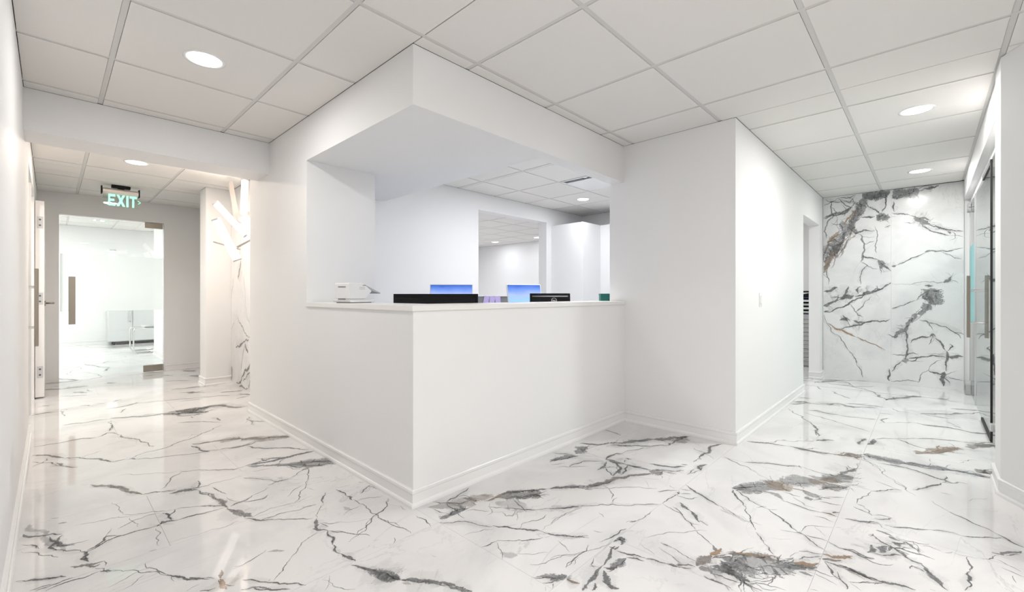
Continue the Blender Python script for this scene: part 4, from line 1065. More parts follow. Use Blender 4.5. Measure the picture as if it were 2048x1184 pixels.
def ribbon(v, rng, step=.012):
    """one vein -> list of (point, normal, halfwidth); fractal jitter makes the edge ragged"""
    wd, op, rust, pts = v; P = list(pts)
    while True:
        Q = [P[0]]; done = True
        for a, b in zip(P, P[1:]):
            d = (b - a).length
            if d > step * 1.6:
                m = (a + b) / 2 + Vector((-(b - a).y, (b - a).x)) * rng.uniform(-.15, .15); Q += [m, b]; done = False
            else: Q.append(b)
        P = Q
        if done or len(P) > 900: break
    n = len(P); out = []; hw = wd * .5; k = 1.0
    for i, p in enumerate(P):
        t = (P[min(i + 1, n - 1)] - P[max(i - 1, 0)])
        if t.length < 1e-6: t = Vector((1, 0))
        t.normalize(); k = min(1.7, max(.45, k + rng.uniform(-.28, .28)))
        e = min(1, (min(i, n - 1 - i) + .4) / (4 if wd < .02 else 3))
        out.append((p, Vector((-t.y, t.x)), hw * k * e * (1.8 if wd < .03 else 2.3) + .0005))
    return out
def lay_slabs(veins, cells, place, mats, parent, name, lift=.0004, thick=.006, seed=3):
    """cells: list of (u0,u1,v0,v1). each becomes one slab object carrying the veins that cross it"""
    rng = random.Random(seed); jobs = {i: [] for i in range(len(cells))}
    def find(p):
        for i, (a, b, c, d) in enumerate(cells):
            if a <= p.x <= b and c <= p.y <= d: return i
    for v in veins:
        rb = ribbon(v, rng); run = []; cur = None
        for j in range(len(rb) - 1):
            m = (rb[j][0] + rb[j + 1][0]) / 2; c = cur
            if cur is None or not (cells[cur][0] <= m.x <= cells[cur][1] and cells[cur][2] <= m.y <= cells[cur][3]): c = find(m)
            if c != cur:
                if cur is not None and len(run) > 1: jobs[cur].append((v, run))
                run = [rb[j]]; cur = c
            run.append(rb[j + 1])
        if cur is not None and len(run) > 1: jobs[cur].append((v, run))
    for i, (a, b, c, d) in enumerate(cells):
        V = []; F = []; MI = []; CO = []
        a2, b2, c2, d2 = a + .0004, b - .0004, c + .0004, d - .0004
        for z in (-thick, 0):
            for (x, y) in ((a2, c2), (b2, c2), (b2, d2), (a2, d2)): V.append((x, y, z)); CO.append((0, 0, 0, 0))
        F += [(4, 5, 6, 7), (3, 2, 1, 0), (0, 1, 5, 4), (1, 2, 6, 5), (2, 3, 7, 6), (3, 0, 4, 7)]; MI += [0] * 6
        for q, (v, run) in enumerate(jobs[i]):
            base = len(V); zz = lift * (1 + .25 * (q % 4) + (1.0 if v[2] > .3 else 0)); wv = min(1, v[0] / .05)
            for p, nn, hw in run:
                for sgn, u in ((-1, 0), (0, .5), (1, 1)):
                    s = p + nn * hw * sgn
                    V.append((min(b2, max(a2, s.x)), min(d2, max(c2, s.y)), zz)); CO.append((u, v[1], v[2], wv))
            for k in range(len(run) - 1):
                o = base + k * 3
                F += [(o, o + 3, o + 4, o + 1), (o + 1, o + 4, o + 5, o + 2)]; MI += [1, 1]
        me = bpy.data.meshes.new(name)
        me.from_pydata([place(*p) for p in V], [], F); me.update()
        for m in mats: me.materials.append(m)
        me.polygons.foreach_set('material_index', MI)
        at = me.attributes.new('vein', 'FLOAT_COLOR', 'POINT'); at.data.foreach_set('color', [x for c_ in CO for x in c_])
        o = bpy.data.objects.new(name, me); COL.objects.link(o); o.parent = parent

# ------------------------------------------------------------------ floor
fl = MB().box(-2.2, 9.6, -3.0, 14.0, -.14, -.006); floor = struct('floor', fl, M_GROUT)
SEE = [(-.13, 1.31, -2.6, 4.7), (1.29, 3.48, -2.6, 1.95), (3.4, 7.2, -.32, 1.04), (-.5, 1.95, 4.6, 8.12), (-1.2, 3.6, 8.1, 13.4), (3.7, 8.4, -2.4, -.28), (5.85, 9.0, 1.0, 2.9)]
cells = []; tw, tl = .695, 1.39
for j in range(-5, 21):
    y0 = 1.02 + (j - 1) * tw if False else .3235 + j * tw
    off = {0: 0, 1: .46, 2: .92}[(j + 1) % 3] if j != 1 else 0
    x0 = 1.291 - 3 * tl + (0 if j == 1 else off)
    for i in range(0, 9):
        a, b, c, d = x0 + i * tl, x0 + (i + 1) * tl, y0, y0 + tw
        if b > 9.4 or a < -2.9: continue
        if any(a < X1 and b > X0 and c < Y1 and d > Y0 for X0, X1, Y0, Y1 in SEE): cells.append((max(a, -2.1), b, c, d))
rng = random.Random(11)
fv = parse(FLOOR_VEINS) + wild(rng, -1.0, 3.4, 8.2, 13.2, 60) + wild(rng, 3.8, 8.2, -2.2, -.4, 34) + wild(rng, -.1, 2.4, -2.5, -.2, 30) + wild(rng, 6, 8.6, 1.1, 2.7, 12)
lay_slabs(enrich(fv), cells, lambda x, y, z: (x, y, z), [M_MARBLE, M_VEIN], floor, 'floor_tile')

# ------------------------------------------------------------------ walls
W1, W2, W3, W4, W6, LW = 1.292, 1.933, 3.459, 1.023, -.30, -.119
T = .12
struct('wall_left', MB().box(LW - .14, LW, -2.7, 5.06, 0, H).box(LW - .14, LW, 5.06, 6.80, 2.13, H).box(LW - .14, LW, 6.80, 8.0, 0, H), M_WALL)
struct('wall_pier', MB().box(W1, 1.84, 3.305, 4.63, 0, H), M_WALL)
struct('wall_niche', MB().box(1.57, 1.84, 4.63, 6.32, 0, H), M_WALL)
struct('wall_column', MB().box(1.29, 1.84, 6.32, 6.62, 0, H), M_WALL)
struct('wall_hall_right', MB().box(2.4, 2.5, 6.62, 8.0, 0, H).box(1.84, 2.5, 6.52, 6.62, 0, H), M_WALL)
struct('wall_hall_far', MB().box(LW - .14, .072, 8.0, 8.1, 0, 2.7).box(1.126, 2.5, 8.0, 8.1, 0, 2.7).box(.072, 1.126, 8.0, 8.1, 2.13, 2.7), M_WALL)
struct('wall_counter', MB().prism([(W1, W2), (W3, W2), (W3, W2 + T), (W1 + T, W2 + T), (W1 + T, 3.305), (W1, 3.305)], 0, 1.015), M_WALL)
struct('wall_bulkhead', MB().prism([(W1, W2), (W3, W2), (W3, W2 + T), (2.42, W2 + T), (2.42, 4.15), (1.84, 4.15), (1.84, 3.305), (W1, 3.305)], 2.088, H), M_WALL)
struct('wall_beam', MB().box(LW, W1, 4.103, 4.42, 2.135, H), M_WALL)
struct('wall_block', MB().prism([(W3, W4), (5.87, W4), (5.87, W4 + .12), (W3 + T, W4 + .12), (W3 + T, W2 + T + .02), (W3, W2 + T + .02)], 0, H).box(5.87, 6.91, W4, W4 + .12, 2.01, H).box(6.91, 7.12, W4, W4 + .12, 0, H), M_WALL)
struct('wall_office_back', MB().box(1.84, 3.751, 4.15, 4.30, 0, H).box(3.751, 5.12, 4.15, 4.30, 2.187, H).box(5.12, 6.05, 4.15, 4.30, 0, H), M_WALL)
struct('wall_office_right', MB().box(6.05, 6.15, 1.4, 4.30, 0, H), M_WALL)
struct('wall_closet', MB().prism([(5.235, 3.574), (5.70, 3.574), (5.70, 2.6), (6.05, 2.6), (6.05, 4.15), (5.235, 4.15)], 0, 2.147), M_WALL)
struct('wall_back_office', MB().box(8.1, 8.2, 4.30, 9.2, 0, H).box(2.9, 8.2, 9.1, 9.2, 0, H).box(2.8, 2.9, 4.30, 9.2, 0, H).box(6.15, 8.2, 4.2, 4.3, 0, H), M_WALL)
end = struct('wall_end', MB().prism([(7.12, 1.10), (7.12, W4 + .02), (7.155, W4 + .02), (7.19, W6 - .02), (7.24, -2.4), (7.4, -2.4), (7.4, 1.10)], 0, H), M_WALL)
struct('wall_storeroom', MB().box(8.9, 9.0, 1.0, 2.9, 0, H).box(6.15, 9.0, 2.8, 2.9, 0, H).box(7.4, 9.0, 1.0, 1.1, 0, H), M_WALL)
struct('wall_angled', MB().prism([(3.59, -.29), (3.86, -.29), (3.86, -.38), (3.0, -1.2), (1.95, -1.1), (1.80, -1.27)], 0, H).box(1.75, 1.95, -2.7, -1.1, 0, H), M_WALL)
struct('wall_behind', MB().box(LW - .14, 1.95, -2.85, -2.7, 0, H), M_WALL)
struct('wall_shopfront', MB().box(3.86, 7.15, W6 - .05, W6, 2.185, H).box(3.86, 7.15, -.45, W6 - .05, 2.115, H), M_WALL)
struct('wall_lobby', MB().box(3.2, 8.4, -2.5, -2.4, 0, H).box(3.1, 3.2, -2.5, -1.0, 0, H), M_WALL)
struct('wall_far_room', MB().box(-1.6, 4.1, 13.4, 13.5, 0, 2.6).box(-1.6, -1.5, 8.1, 13.4, 0, 2.6).box(4.0, 4.1, 8.1, 13.4, 0, 2.6).box(1.32, 1.45, 8.1, 10.43, 0, 2.6).box(-1.6, LW - .14, 8.0, 8.1, 0, 2.6).box(2.5, 4.1, 8.0, 8.1, 0, 2.6), M_WALL)
struct('wall_side_room', MB().box(-1.6, -1.5, 4.6, 8.0, 0, H).box(-1.6, LW - .14, 4.5, 4.6, 0, H).box(-1.6, LW - .14, 7.9, 8.0, 0, H), M_WALL)

# marble cladding: four slabs on the end wall, one tall slab in the niche
Vp0 = Vector((7.155, W4)); Vp1 = Vector((7.19, W6))
def on_end(u, v, z):           # u = world y along the wall, z = out of the wall
    t = (W4 - u) / (W4 - W6); x = 7.149 + (7.182 - 7.149) * t - .006
    return (x - z, u, v)
ys = [W6 + .001, .330, W4 - .001]; zs = [0, 1.234, H - .001]
lay_slabs(enrich(parse(WALL_VEINS)), [(ys[i], ys[i + 1], zs[j], zs[j + 1]) for i in (0, 1) for j in (0, 1)], lambda u, v, z: on_end(u, v, z), [M_MARBLE_W, M_VEIN_W], end, 'marble_panel', thick=.01)
niche = [o for o in bpy.data.objects if o.name == 'wall_niche'][0]
lay_slabs(enrich(parse(NICHE_VEINS)), [(4.632, 6.318, 0, H - .001)], lambda u, v, z: (1.555 - z, u, v), [M_MARBLE_W, M_VEIN_W], niche, 'marble_panel', thick=.014)

# ------------------------------------------------------------------ baseboards
PROF = [(0, .092), (.010, .092), (.0135, .088), (.0135, .074), (.0095, .068), (.0095, .024), (.015, .021), (.0185, .012), (.0185, 0), (0, 0)]
def baseboard(name, pts, side=1, z=1.0):
    P = [Vector(p) for p in pts]; n = len(P); V = []; F = []; k = len(PROF)
    for i in range(n):
        d0 = (P[i] - P[i - 1]).normalized() if i else None; d1 = (P[i + 1] - P[i]).normalized() if i < n - 1 else None
        if d0 is None: d0 = d1
        if d1 is None: d1 = d0
        n0 = Vector((d0.y, -d0.x)) * side; n1 = Vector((d1.y, -d1.x)) * side
        m = (n0 + n1).normalized(); m = m / max(.3, m.dot(n0))
        V += [(P[i].x + m.x * o, P[i].y + m.y * o, h) for o, h in PROF]
    for i in range(n - 1):
        for q in range(k):
            F.append((i * k + q, i * k + (q + 1) % k, (i + 1) * k + (q + 1) % k, (i + 1) * k + q))
    F += [tuple(range(k)), tuple(range(n * k - 1, n * k - k - 1, -1))]
    return pydata(name, V, F, M_TRIM, kind='structure')
baseboard('baseboard_counter', [(W1 + .2, 4.63), (W1, 4.63), (W1, W2), (W3, W2), (W3, W4), (5.87, W4), (5.87, W4 + .12)], 1)
baseboard('baseboard_left', [(LW, -2.7), (LW, 5.06), (LW - .14, 5.06)], 1)
baseboard('baseboard_column', [(1.555, 6.32), (1.29, 6.32), (1.29, 6.62), (2.4, 6.62)], -1)
baseboard('baseboard_hall', [(1.14, 8.0), (2.4, 8.0)], 1)
baseboard('baseboard_right', [(3.90, -.29), (3.59, -.29), (1.80, -1.27)], 1)
baseboard('baseboard_doorway', [(6.91, W4 + .12), (6.91, W4), (7.145, W4)], 1)
baseboard('baseboard_far_room', [(-1.5, 13.4), (4.0, 13.4)], 1)
baseboard('baseboard_return', [(1.32, 8.1), (1.32, 10.43), (1.45, 10.43)], -1)

# ------------------------------------------------------------------ ceilings
slab = struct('ceiling', MB().box(-2.2, 9.6, -3.0, 8.0, 2.46, 2.52).box(-2.2, 9.6, 8.0, 14, 2.62, 2.7), M_VOID)
def grid_ceiling(zone_rects, gx, gy, sp, name, H=H, tee=.024, lines=True, skip=()):
    """lay-in ceiling: each tile an object, tees below the tile edges. zone_rects: rectangles open to the room"""
    root = slab; x0 = min(r[0] for r in zone_rects); x1 = max(r[1] for r in zone_rects); y0 = min(r[2] for r in zone_rects); y1 = max(r[3] for r in zone_rects)
    meshes = {}
    i0, i1 = math.floor((x0 - gx) / sp), math.ceil((x1 - gx) / sp); j0, j1 = math.floor((y0 - gy) / sp), math.ceil((y1 - gy) / sp); g = tee / 2 + .0015
    for i in range(i0, i1):
        for j in range(j0, j1):
            if (i, j) in skip: continue
            a, b, c, d = gx + i * sp + g, gx + (i + 1) * sp - g, gy + j * sp + g, gy + (j + 1) * sp - g
            pcs = []
            for r in zone_rects:
                A, B, C, D = max(a, r[0] + .003), min(b, r[1] - .003), max(c, r[2] + .003), min(d, r[3] - .003)
                if abs(r[0] - a) < 1e-6: A = a
                if B - A > .01 and D - C > .01: pcs.append((A, B, C, D))
            if not pcs: continue
            cx, cy = (a + b) / 2, (c + d) / 2
            key = tuple(round(v, 3) for p in pcs for v in (p[0] - cx, p[1] - cx, p[2] - cy, p[3] - cy))
            if key not in meshes:
                m = MB()
                for p in pcs: m.box(p[0] - cx, p[1] - cx, p[2] - cy, p[3] - cy, 0, .014)
                o = m.build('ceiling_tile', M_TILE, root); meshes[key] = o.data
            else:
                o = bpy.data.objects.new('ceiling_tile', meshes[key]); COL.objects.link(o); o.parent = root
            o.location = (cx, cy, H + .001)
    for r in zone_rects:
        for i in range(math.ceil((r[0] + .005 - gx) / sp), math.floor((r[1] - .005 - gx) / sp) + 1):
            x = gx + i * sp; MB().box(x - tee / 2, x + tee / 2, r[2], r[3], H + .0045, H + .03).build('ceiling_tee', M_TEE, root)
        for j in range(math.ceil((r[2] + .005 - gy) / sp), math.floor((r[3] - .005 - gy) / sp) + 1):
            y = gy + j * sp; MB().box(r[0], r[1], y - tee / 2, y + tee / 2, H + .005, H + .028).build('ceiling_tee', M_TEE, root)
grid_ceiling([(LW, W1, -2.7, 4.103), (W1, W3, -2.7, W2), (W3, 3.86, -.9, -.303), (W3, 7.149, -.30, W4)], .232, .4186, .71225, 'corridor')
grid_ceiling([(LW, 1.555, 4.42, 6.32), (LW, 1.29, 6.32, 6.62), (LW, 2.4, 6.62, 8.0)], .232, .4186 + .03, .71225, 'hall')
grid_ceiling([(2.42, W3, W2 + T, 4.15), (W3, 6.05, W2 + T, 4.15)], 3.41, 3.09, .622, 'office', tee=.02, skip=[(1, -1)])
grid_ceiling([(2.9, 8.1, 4.30, 9.1)], 3.41, 4.32, .622, 'back_office', tee=.02)
grid_ceiling([(-1.5, 1.32, 8.1, 13.4), (1.32, 4.0, 10.43, 13.4)], .232, 8.5, .71225, 'far_room', H=2.6)
struct('ceiling_lobby', MB().box(3.1, 8.4, -2.5, -.45, H + .001, H + .02), M_TILE)
struct('ceiling_storeroom', MB().box(6.15, 9.0, 1.14, 2.9, H + .001, H + .02), M_TILE)
struct('ceiling_side_room', MB().box(-1.6, LW - .14, 4.5, 8.0, H + .001, H + .02), M_TILE)

# ------------------------------------------------------------------ countertop
ct = MB().prism([(W1 - .011, W2 - .011), (W3 - .001, W2 - .011), (W3 - .001, 2.235), (1.60, 2.235), (1.60, 3.304), (W1 - .011, 3.304)], 1.0152, 1.045).build('countertop', M_COUNTER, bevel=.002)
tag(ct, 'white solid L-shaped countertop on the reception half wall', 'countertop')

# ------------------------------------------------------------------ downlights
def downlight(loc, label, power, col, group='recessed downlights', r=.098):
    t = thing('ceiling_light', loc, label, 'downlight', group)
    n = 32; V = []; F = []
    for k in range(n):
        a = 2 * math.pi * k / n; c, s = math.cos(a), math.sin(a)
        for rr, z in ((r, 0), (r, -.003), (r - .008, -.005), (r - .016, -.003), (r - .018, .0)): V.append((rr * c, rr * s, z))
    for k in range(n):
        for q in range(4): F.append((k * 5 + q, k * 5 + q + 1, ((k + 1) % n) * 5 + q + 1, ((k + 1) % n) * 5 + q))
    pydata('trim_ring', V, F, M_TRIM, t, smooth=True)
    V = [(0, 0, -.0045)]; F = []
    for q, (rr, z) in enumerate(((r * .5, -.004), (r - .016, -.002))):
        V += [(rr * math.cos(2 * math.pi * k / n), rr * math.sin(2 * math.pi * k / n), z) for k in range(n)]
    F = [(0, 1 + (k + 1) % n, 1 + k) for k in range(n)] + [(1 + k, 1 + (k + 1) % n, 1 + n + (k + 1) % n, 1 + n + k) for k in range(n)]
    pydata('lens', V, F, M_WHITELAMP, t, smooth=True)
    area((0, 0, -.012), .15, power, col, parent=t)
    return t
downlight((.585, 2.90, H), 'round recessed downlight in the ceiling tile at upper left, before the beam', 9, NEUTRAL)
downlight((4.198, .058, H), 'nearer round downlight in the right corridor ceiling, beside the glass front', 21, NEUTRAL)
downlight((6.285, .060, H), 'farther round downlight in the right corridor ceiling, near the marble wall', 12, NEUTRAL)
downlight((.581, 5.644, H), 'round downlight in the hall ceiling behind the beam, before the exit sign', 24, WARM)
downlight((4.99, 3.405, H), 'round downlight in the office ceiling seen over the reception counter', 5, COOL, r=.092)
downlight((7.53, 7.73, H), 'left one of two small downlights seen through the back office opening', 5, COOL)
downlight((7.60, 6.42, H), 'right one of two small downlights seen through the back office opening', 5, COOL)

# ------------------------------------------------------------------ air diffuser in the office ceiling
t = thing('air_diffuser', (4.343, 2.779, H), 'square white air diffuser with two dark slots in the office ceiling', 'air vent')
a = .298
MB().box(-a, a, -a, -a + .02, -.004, .012).box(-a, a, a - .02, a, -.004, .012).box(-a, -a + .02, -a + .02, a - .02, -.004, .012).box(a - .02, a, -a + .02, a - .02, -.004, .012).build('frame', M_TRIM, t)
MB().box(-a + .10, a - .02, -a + .02, a - .02, -.003, .002).build('panel', M_TRIM, t, bevel=.001)
MB().box(-a + .02, -a + .10, -a + .02, a - .02, .008, .012).build('slot_back', M_WHITEP, t)
for y0, y1 in ((-.27, -.04), (.03, .27)):
    MB().box(-a + .025, -a + .098, y0, y1, -.002, .010).build('slot', M_DARKG, t)
    MB().box(-a + .06, -a + .063, y0, y1, -.004, -.002).build('blade', M_GREYP, t)

# ------------------------------------------------------------------ exit sign
t = thing('exit_sign', (.578, 7.0, H), 'edge-lit green EXIT sign on a clear panel under the hall ceiling', 'exit sign')
MB().box(-.085, .085, -.03, .03, -.035, 0).build('mount', M_BLACK, t, bevel=.004)
MB().cyl((-.16, 0, -.075), (.165, 0, -.075), .033, 20).build('housing', M_CREAM, t, smooth=False)
for x in (-.17, .165): MB().box(x - .006, x + .006, -.036, .036, -.118, -.026).build('end_cap', M_BLACK, t, bevel=.003)
MB().box(-.03, .03, -.01, .01, -.055, -.033).build('stem', M_BLACK, t)
MB().box(-.16, .165, -.003, .003, -.252, -.10).build('clear_panel', M_ACRYL, t)
def glyph(strokes): return strokes
LET = {'E': [(0, .26, 0, 1), (.26, 1, .80, 1), (.26, .86, .41, .60), (.26, 1, 0, .20)], 'I': [(0, 1, 0, 1)], 'T': [(0, 1, .80, 1), (.36, .64, 0, .80)]}
x = -.112; z0, hh = -.245, .135
for ch, wd in (('E', .062), ('X', .078), ('I', .020), ('T', .066)):
    m = MB(); d = -.0058
    if ch == 'X':
        for pts in ([(0, 0), (.30, 0), (1, 1), (.70, 1)], [(.70, 0), (1, 0), (.30, 1), (0, 1)]):
            q = [(x + p[0] * wd, z0 + p[1] * hh) for p in pts]; n = len(m.V)
            dd = d if pts[0][0] == 0 else d - .0004
            m.V += [(a_, dd, b_) for a_, b_ in q] + [(a_, -.0032, b_) for a_, b_ in q]
            m.F += [(n, n + 1, n + 2, n + 3), (n + 7, n + 6, n + 5, n + 4)] + [(n + i, n + 4 + i, n + 4 + (i + 1) % 4, n + (i + 1) % 4) for i in range(4)]
    else:
        for (u0, u1, v0, v1) in LET[ch]: m.box(x + u0 * wd, x + u1 * wd, d, -.0032, z0 + v0 * hh, z0 + v1 * hh)
    m.build('letter', M_MINT, t)['label'] = 'green letter ' + ch
    x += wd + .010
m = MB()
for s in (1, -1): m.cyl((x, -.0045, z0 + .068 + s * .02), (x + .026, -.0045, z0 + .068), .0035, 6)
m.build('arrow', M_MINT, t)['label'] = 'small green arrow pointing right'

# ------------------------------------------------------------------ far glass door of the hall
t = thing('glass_door', (.6, 8.05, 0), 'frameless glass door at the hall end with a frosted band', 'door')
MB().box(-.520, .516, -.006, .006, .012, 2.118).build('glass_pane', M_GLASS, t)
MB().box(-.519, .515, -.0075, -.0062, .885, 1.63).build('frosted_band', M_FROST, t)['label'] = 'white frosted band across the pane'
MB().box(.315, .516, -.022, .022, 2.05, 2.124).build('patch_fitting', M_STEEL, t, bevel=.002)['label'] = 'upper steel patch fitting'
MB().box(.30, .518, -.022, .022, .008, .10).build('patch_fitting', M_STEEL, t, bevel=.002)['label'] = 'lower steel patch fitting'
def pull(t, x, y0, z0, z1, side=-1, gap=.065, wdt=.05, name='pull_handle', both=False):
    """flat bar pull on standoffs; plane of the door at y0"""
    for s in ((side, -side) if both else (side,)):
        h_ = MB().box(x - wdt / 2, x + wdt / 2, y0 + s * gap - .012, y0 + s * gap + .012, z0, z1).build(name, M_STEEL, t, bevel=.003)
        m = MB()
        for z in (z0 + (z1 - z0) * .24, z1 - (z1 - z0) * .24): m.cyl((x, y0, z), (x, y0 + s * (gap - .012), z), .011, 14)
        m.build('standoff', M_CHROME, h_, smooth=False)
pull(t, -.412, -.0, .72, 1.335, -1, .06, .062)

# glass door in the left wall opening
t = thing('glass_door', (LW - .035, 5.08, 0), 'glass door at the left wall end with a long steel bar pull', 'door', rz=R(90))
MB().box(.012, .86, -.006, .006, .012, 2.11).build('glass_pane', M_GLASS, t)
pull(t, .10, .0, .69, 1.31, -1, .075, .060)
struct('trim_1', MB().box(LW - .14, LW - .005, 5.95, 6.05, 0, 2.13), M_TRIM)

# white door leaf folded back on the left wall
t = thing('door', (LW + .004, 6.84, 0), 'white door leaf folded open against the left hall wall, lever near its edge', 'door')
MB().box(0, .068, 0, .80, .012, 2.10).build('leaf', M_TRIM, t, bevel=.002)
for z, nm in ((1.87, 'upper'), (1.06, 'middle'), (.28, 'lower')):
    p = MB().box(.014, .058, -.003, .001, z - .062, z + .062).build('hinge_plate', M_SILVER, t); p['label'] = nm + ' steel hinge plate'
    m = MB()
    for dz in (-.03, .03): m.cyl((.036, -.006, z + dz), (.036, -.002, z + dz), .009, 10)
    m.build('screw', M_DARKG, p)
lv = MB().cyl((.068, .06, 1.01), (.078, .06, 1.01), .028, 20).build('lever', M_STEEL, t)
MB().tube(rounded([(.076, .06, 1.01), (.135, .06, 1.01), (.135, .17, 1.01)], .02), .010, 10).build('lever_bar', M_STEEL, lv, smooth=True)

# ------------------------------------------------------------------ right glass front
GY = -.350
t = thing('glass_door', (4.83, GY, 0), 'frameless glass door of the right corridor with black seals and double bar pull', 'door')
MB().box(0, 1.49, -.006, .006, .01, 2.105).build('glass_pane', M_GLASS, t)
MB().box(-.012, .006, -.012, .012, .005, 2.11).build('edge_seal', M_SEAL, t)
MB().box(.006, .65, -.013, .013, 2.075, 2.112).build('top_seal', M_SEAL, t)
MB().box(.006, .78, -.013, .013, .005, .03).build('bottom_seal', M_SEAL, t)
pull(t, 1.27, 0, .69, 1.285, 1, .066, .052, both=True)
t = thing('glass_panel', (6.34, GY, 0), 'fixed glass side panel with a teal frosted band beside the marble wall', 'glass panel')
MB().box(.01, .80, -.006, .006, .01, 2.112).build('glass_pane', M_GLASS, t)
MB().box(.03, .78, .0064, .0074, .80, 1.63).build('frosted_band', M_FROST_TEAL, t)['label'] = 'teal frosted band across the pane'
for x0 in (.0, .79): MB().box(x0, x0 + .018, -.012, .012, .002, 2.114).build('edge_channel', M_SILVER, t)
MB().cyl((.62, .008, 2.05), (.62, .036, 2.05), .045, 20).box(.56, .68, .008, .03, 2.06, 2.112).build('patch_fitting', M_GREYP, t)['label'] = 'upper patch fitting'
MB().cyl((.66, .008, .10), (.66, .05, .10), .055, 20).box(.60, .72, .008, .05, .004, .10).build('patch_fitting', M_GREYP, t)['label'] = 'lower rounded patch fitting'
t = thing('glass_panel', (3.87, GY, 0), 'fixed glass side panel held by steel clamps beside the right wall', 'glass panel')
MB().box(.0, .93, -.006, .006, .01, 2.112).build('glass_pane', M_GLASS, t)
for x0, z0 in ((.02, 2.03), (.02, .06), (.86, .10)):
    MB().box(x0, x0 + .05, -.018, .018, z0, z0 + .055).build('clamp', M_SILVER, t, bevel=.003)

# light switch on the corridor wall
t = thing('light_switch', (4.11, W4, 1.06), 'small white light switch plate on the right corridor wall', 'light switch')
MB().box(-.036, .036, -.006, 0, -.058, .058).build('plate', M_TRIM, t, bevel=.002)
MB().box(-.016, .016, -.010, -.005, -.033, .033).build('rocker', M_WHITEP, t, bevel=.0015)

# ------------------------------------------------------------------ sconce in the niche
t = thing('wall_sconce', (1.54, 5.45, 1.88), 'glowing sculptural wall lamp of crossed glass tubes on the marble niche', 'wall lamp')
def seg(a, b): return Vector(a) - Vector(t.location), Vector(b) - Vector(t.location)
for a_, b_, r_ in (((1.215, 5.50, 1.90), (1.405, 5.48, 1.485), .042), ((1.195, 5.42, 2.06), (1.455, 5.36, 1.745), .032), ((1.485, 5.50, 2.37), (1.462, 5.46, 2.00), .034)):
    A_, B_ = seg(a_, b_); tb = MB().cyl(A_, B_, r_, 20).build('glass_tube', M_TUBE, t, smooth=False)
    d_ = (B_ - A_).normalized(); MB().cyl(A_ - d_ * .012, A_ + d_ * .004, r_ + .003, 20).build('tube_cap', M_SILVER, tb); MB().cyl(B_ - d_ * .004, B_ + d_ * .012, r_ + .003, 20).build('tube_cap', M_SILVER, tb)
def bar(a, b, w_, name='arm'):
    A_, B_ = seg(a, b); MB().cyl(A_, B_, w_, 4).build(name, M_ARM, t)
bar((1.36, 5.56, 2.34), (1.41, 5.50, 1.90), .028); bar((1.385, 5.5, 1.86), (1.535, 5.52, 2.02), .022); bar((1.46, 5.45, 1.99), (1.54, 5.45, 1.92), .018)
bar((1.19, 5.52, 1.665), (1.44, 5.50, 1.60), .009); bar((1.40, 5.47, 1.62), (1.54, 5.42, 1.72), .014); bar((1.33, 5.38, 1.9), (1.54, 5.40, 1.85), .012)
MB().box(-.008, .0, -.045, .045, -.15, .15).build('backplate', M_TRIM, t, bevel=.003)
area((-.25, -.22, .05), .22, 2.4, WARM, (R(180), 0, 0), t); area((-.12, -.05, 0), .2, 1.8, WARM, (0, R(-90), 0), t)

# ------------------------------------------------------------------ far room: cabinet, chair, wall plate
t = thing('storage_cabinet', (.86, 12.90, 0), 'light grey two-door cabinet on black casters in the room behind the glass door', 'cabinet')
MB().box(0, 1.15, .02, .48, .07, 1.0).build('body', M_CAB, t, bevel=.004)
for x0, x1, hx in ((.004, .398, .36), (.405, 1.146, .0)):
    d_ = MB().box(x0, x1, 0, .019, .085, .985).build('door', M_CAB, t, bevel=.003)
    if hx: MB().tube([(hx, -.002 - .03 * math.sin(math.pi * k / 8), .50 + .24 * k / 8) for k in range(9)], .008, 8).build('handle', M_SILVER, d_, smooth=True)
for x_, y_ in ((.10, .08), (.40, .08), (.98, .08), (.10, .42), (1.04, .42)):
    c_ = MB().cyl((x_ - .014, y_, .03), (x_ + .014, y_, .03), .03, 16).build('caster', M_BLACK, t); MB().box(x_ - .022, x_ + .022, y_ - .02, y_ + .02, .045, .07).build('caster_fork', M_BLACK, c_)
t = thing('cantilever_chair', (1.07, 10.82, 0), 'chrome cantilever chair before the grey cabinet in the far room', 'chair')
for y_ in (0, .52):
    pts = [(.62, y_, .012), (0, y_, .012), (0, y_, .47), (.50, y_, .44), (.60, y_, .92)]
    MB().tube(rounded(pts, .07, 6), .0125, 10).build('frame_tube', M_CHROME, t, smooth=True)
MB().tube([(.62, 0, .012), (.62, .52, .012)], .0125, 10).build('cross_tube', M_CHROME, t, smooth=True)
MB().prof([(.03, .465), (.49, .465), (.49, .50), (.03, .50)], .16, .50).build('seat', M_UPH, t, bevel=.01)
MB().box(.545, .585, .03, .49, .62, .90).build('backrest', M_UPH, t, bevel=.01)
t = thing('wall_plaque', (.97, 13.4, 2.10), 'small grey plate high on the far room wall', 'plaque')
MB().box(-.055, .055, -.012, 0, -.03, .03).build('plate', M_CAB, t, bevel=.002); MB().box(-.04, .0, -.0135, -.012, .0, .008).build('stripe', M_GREYP, t)

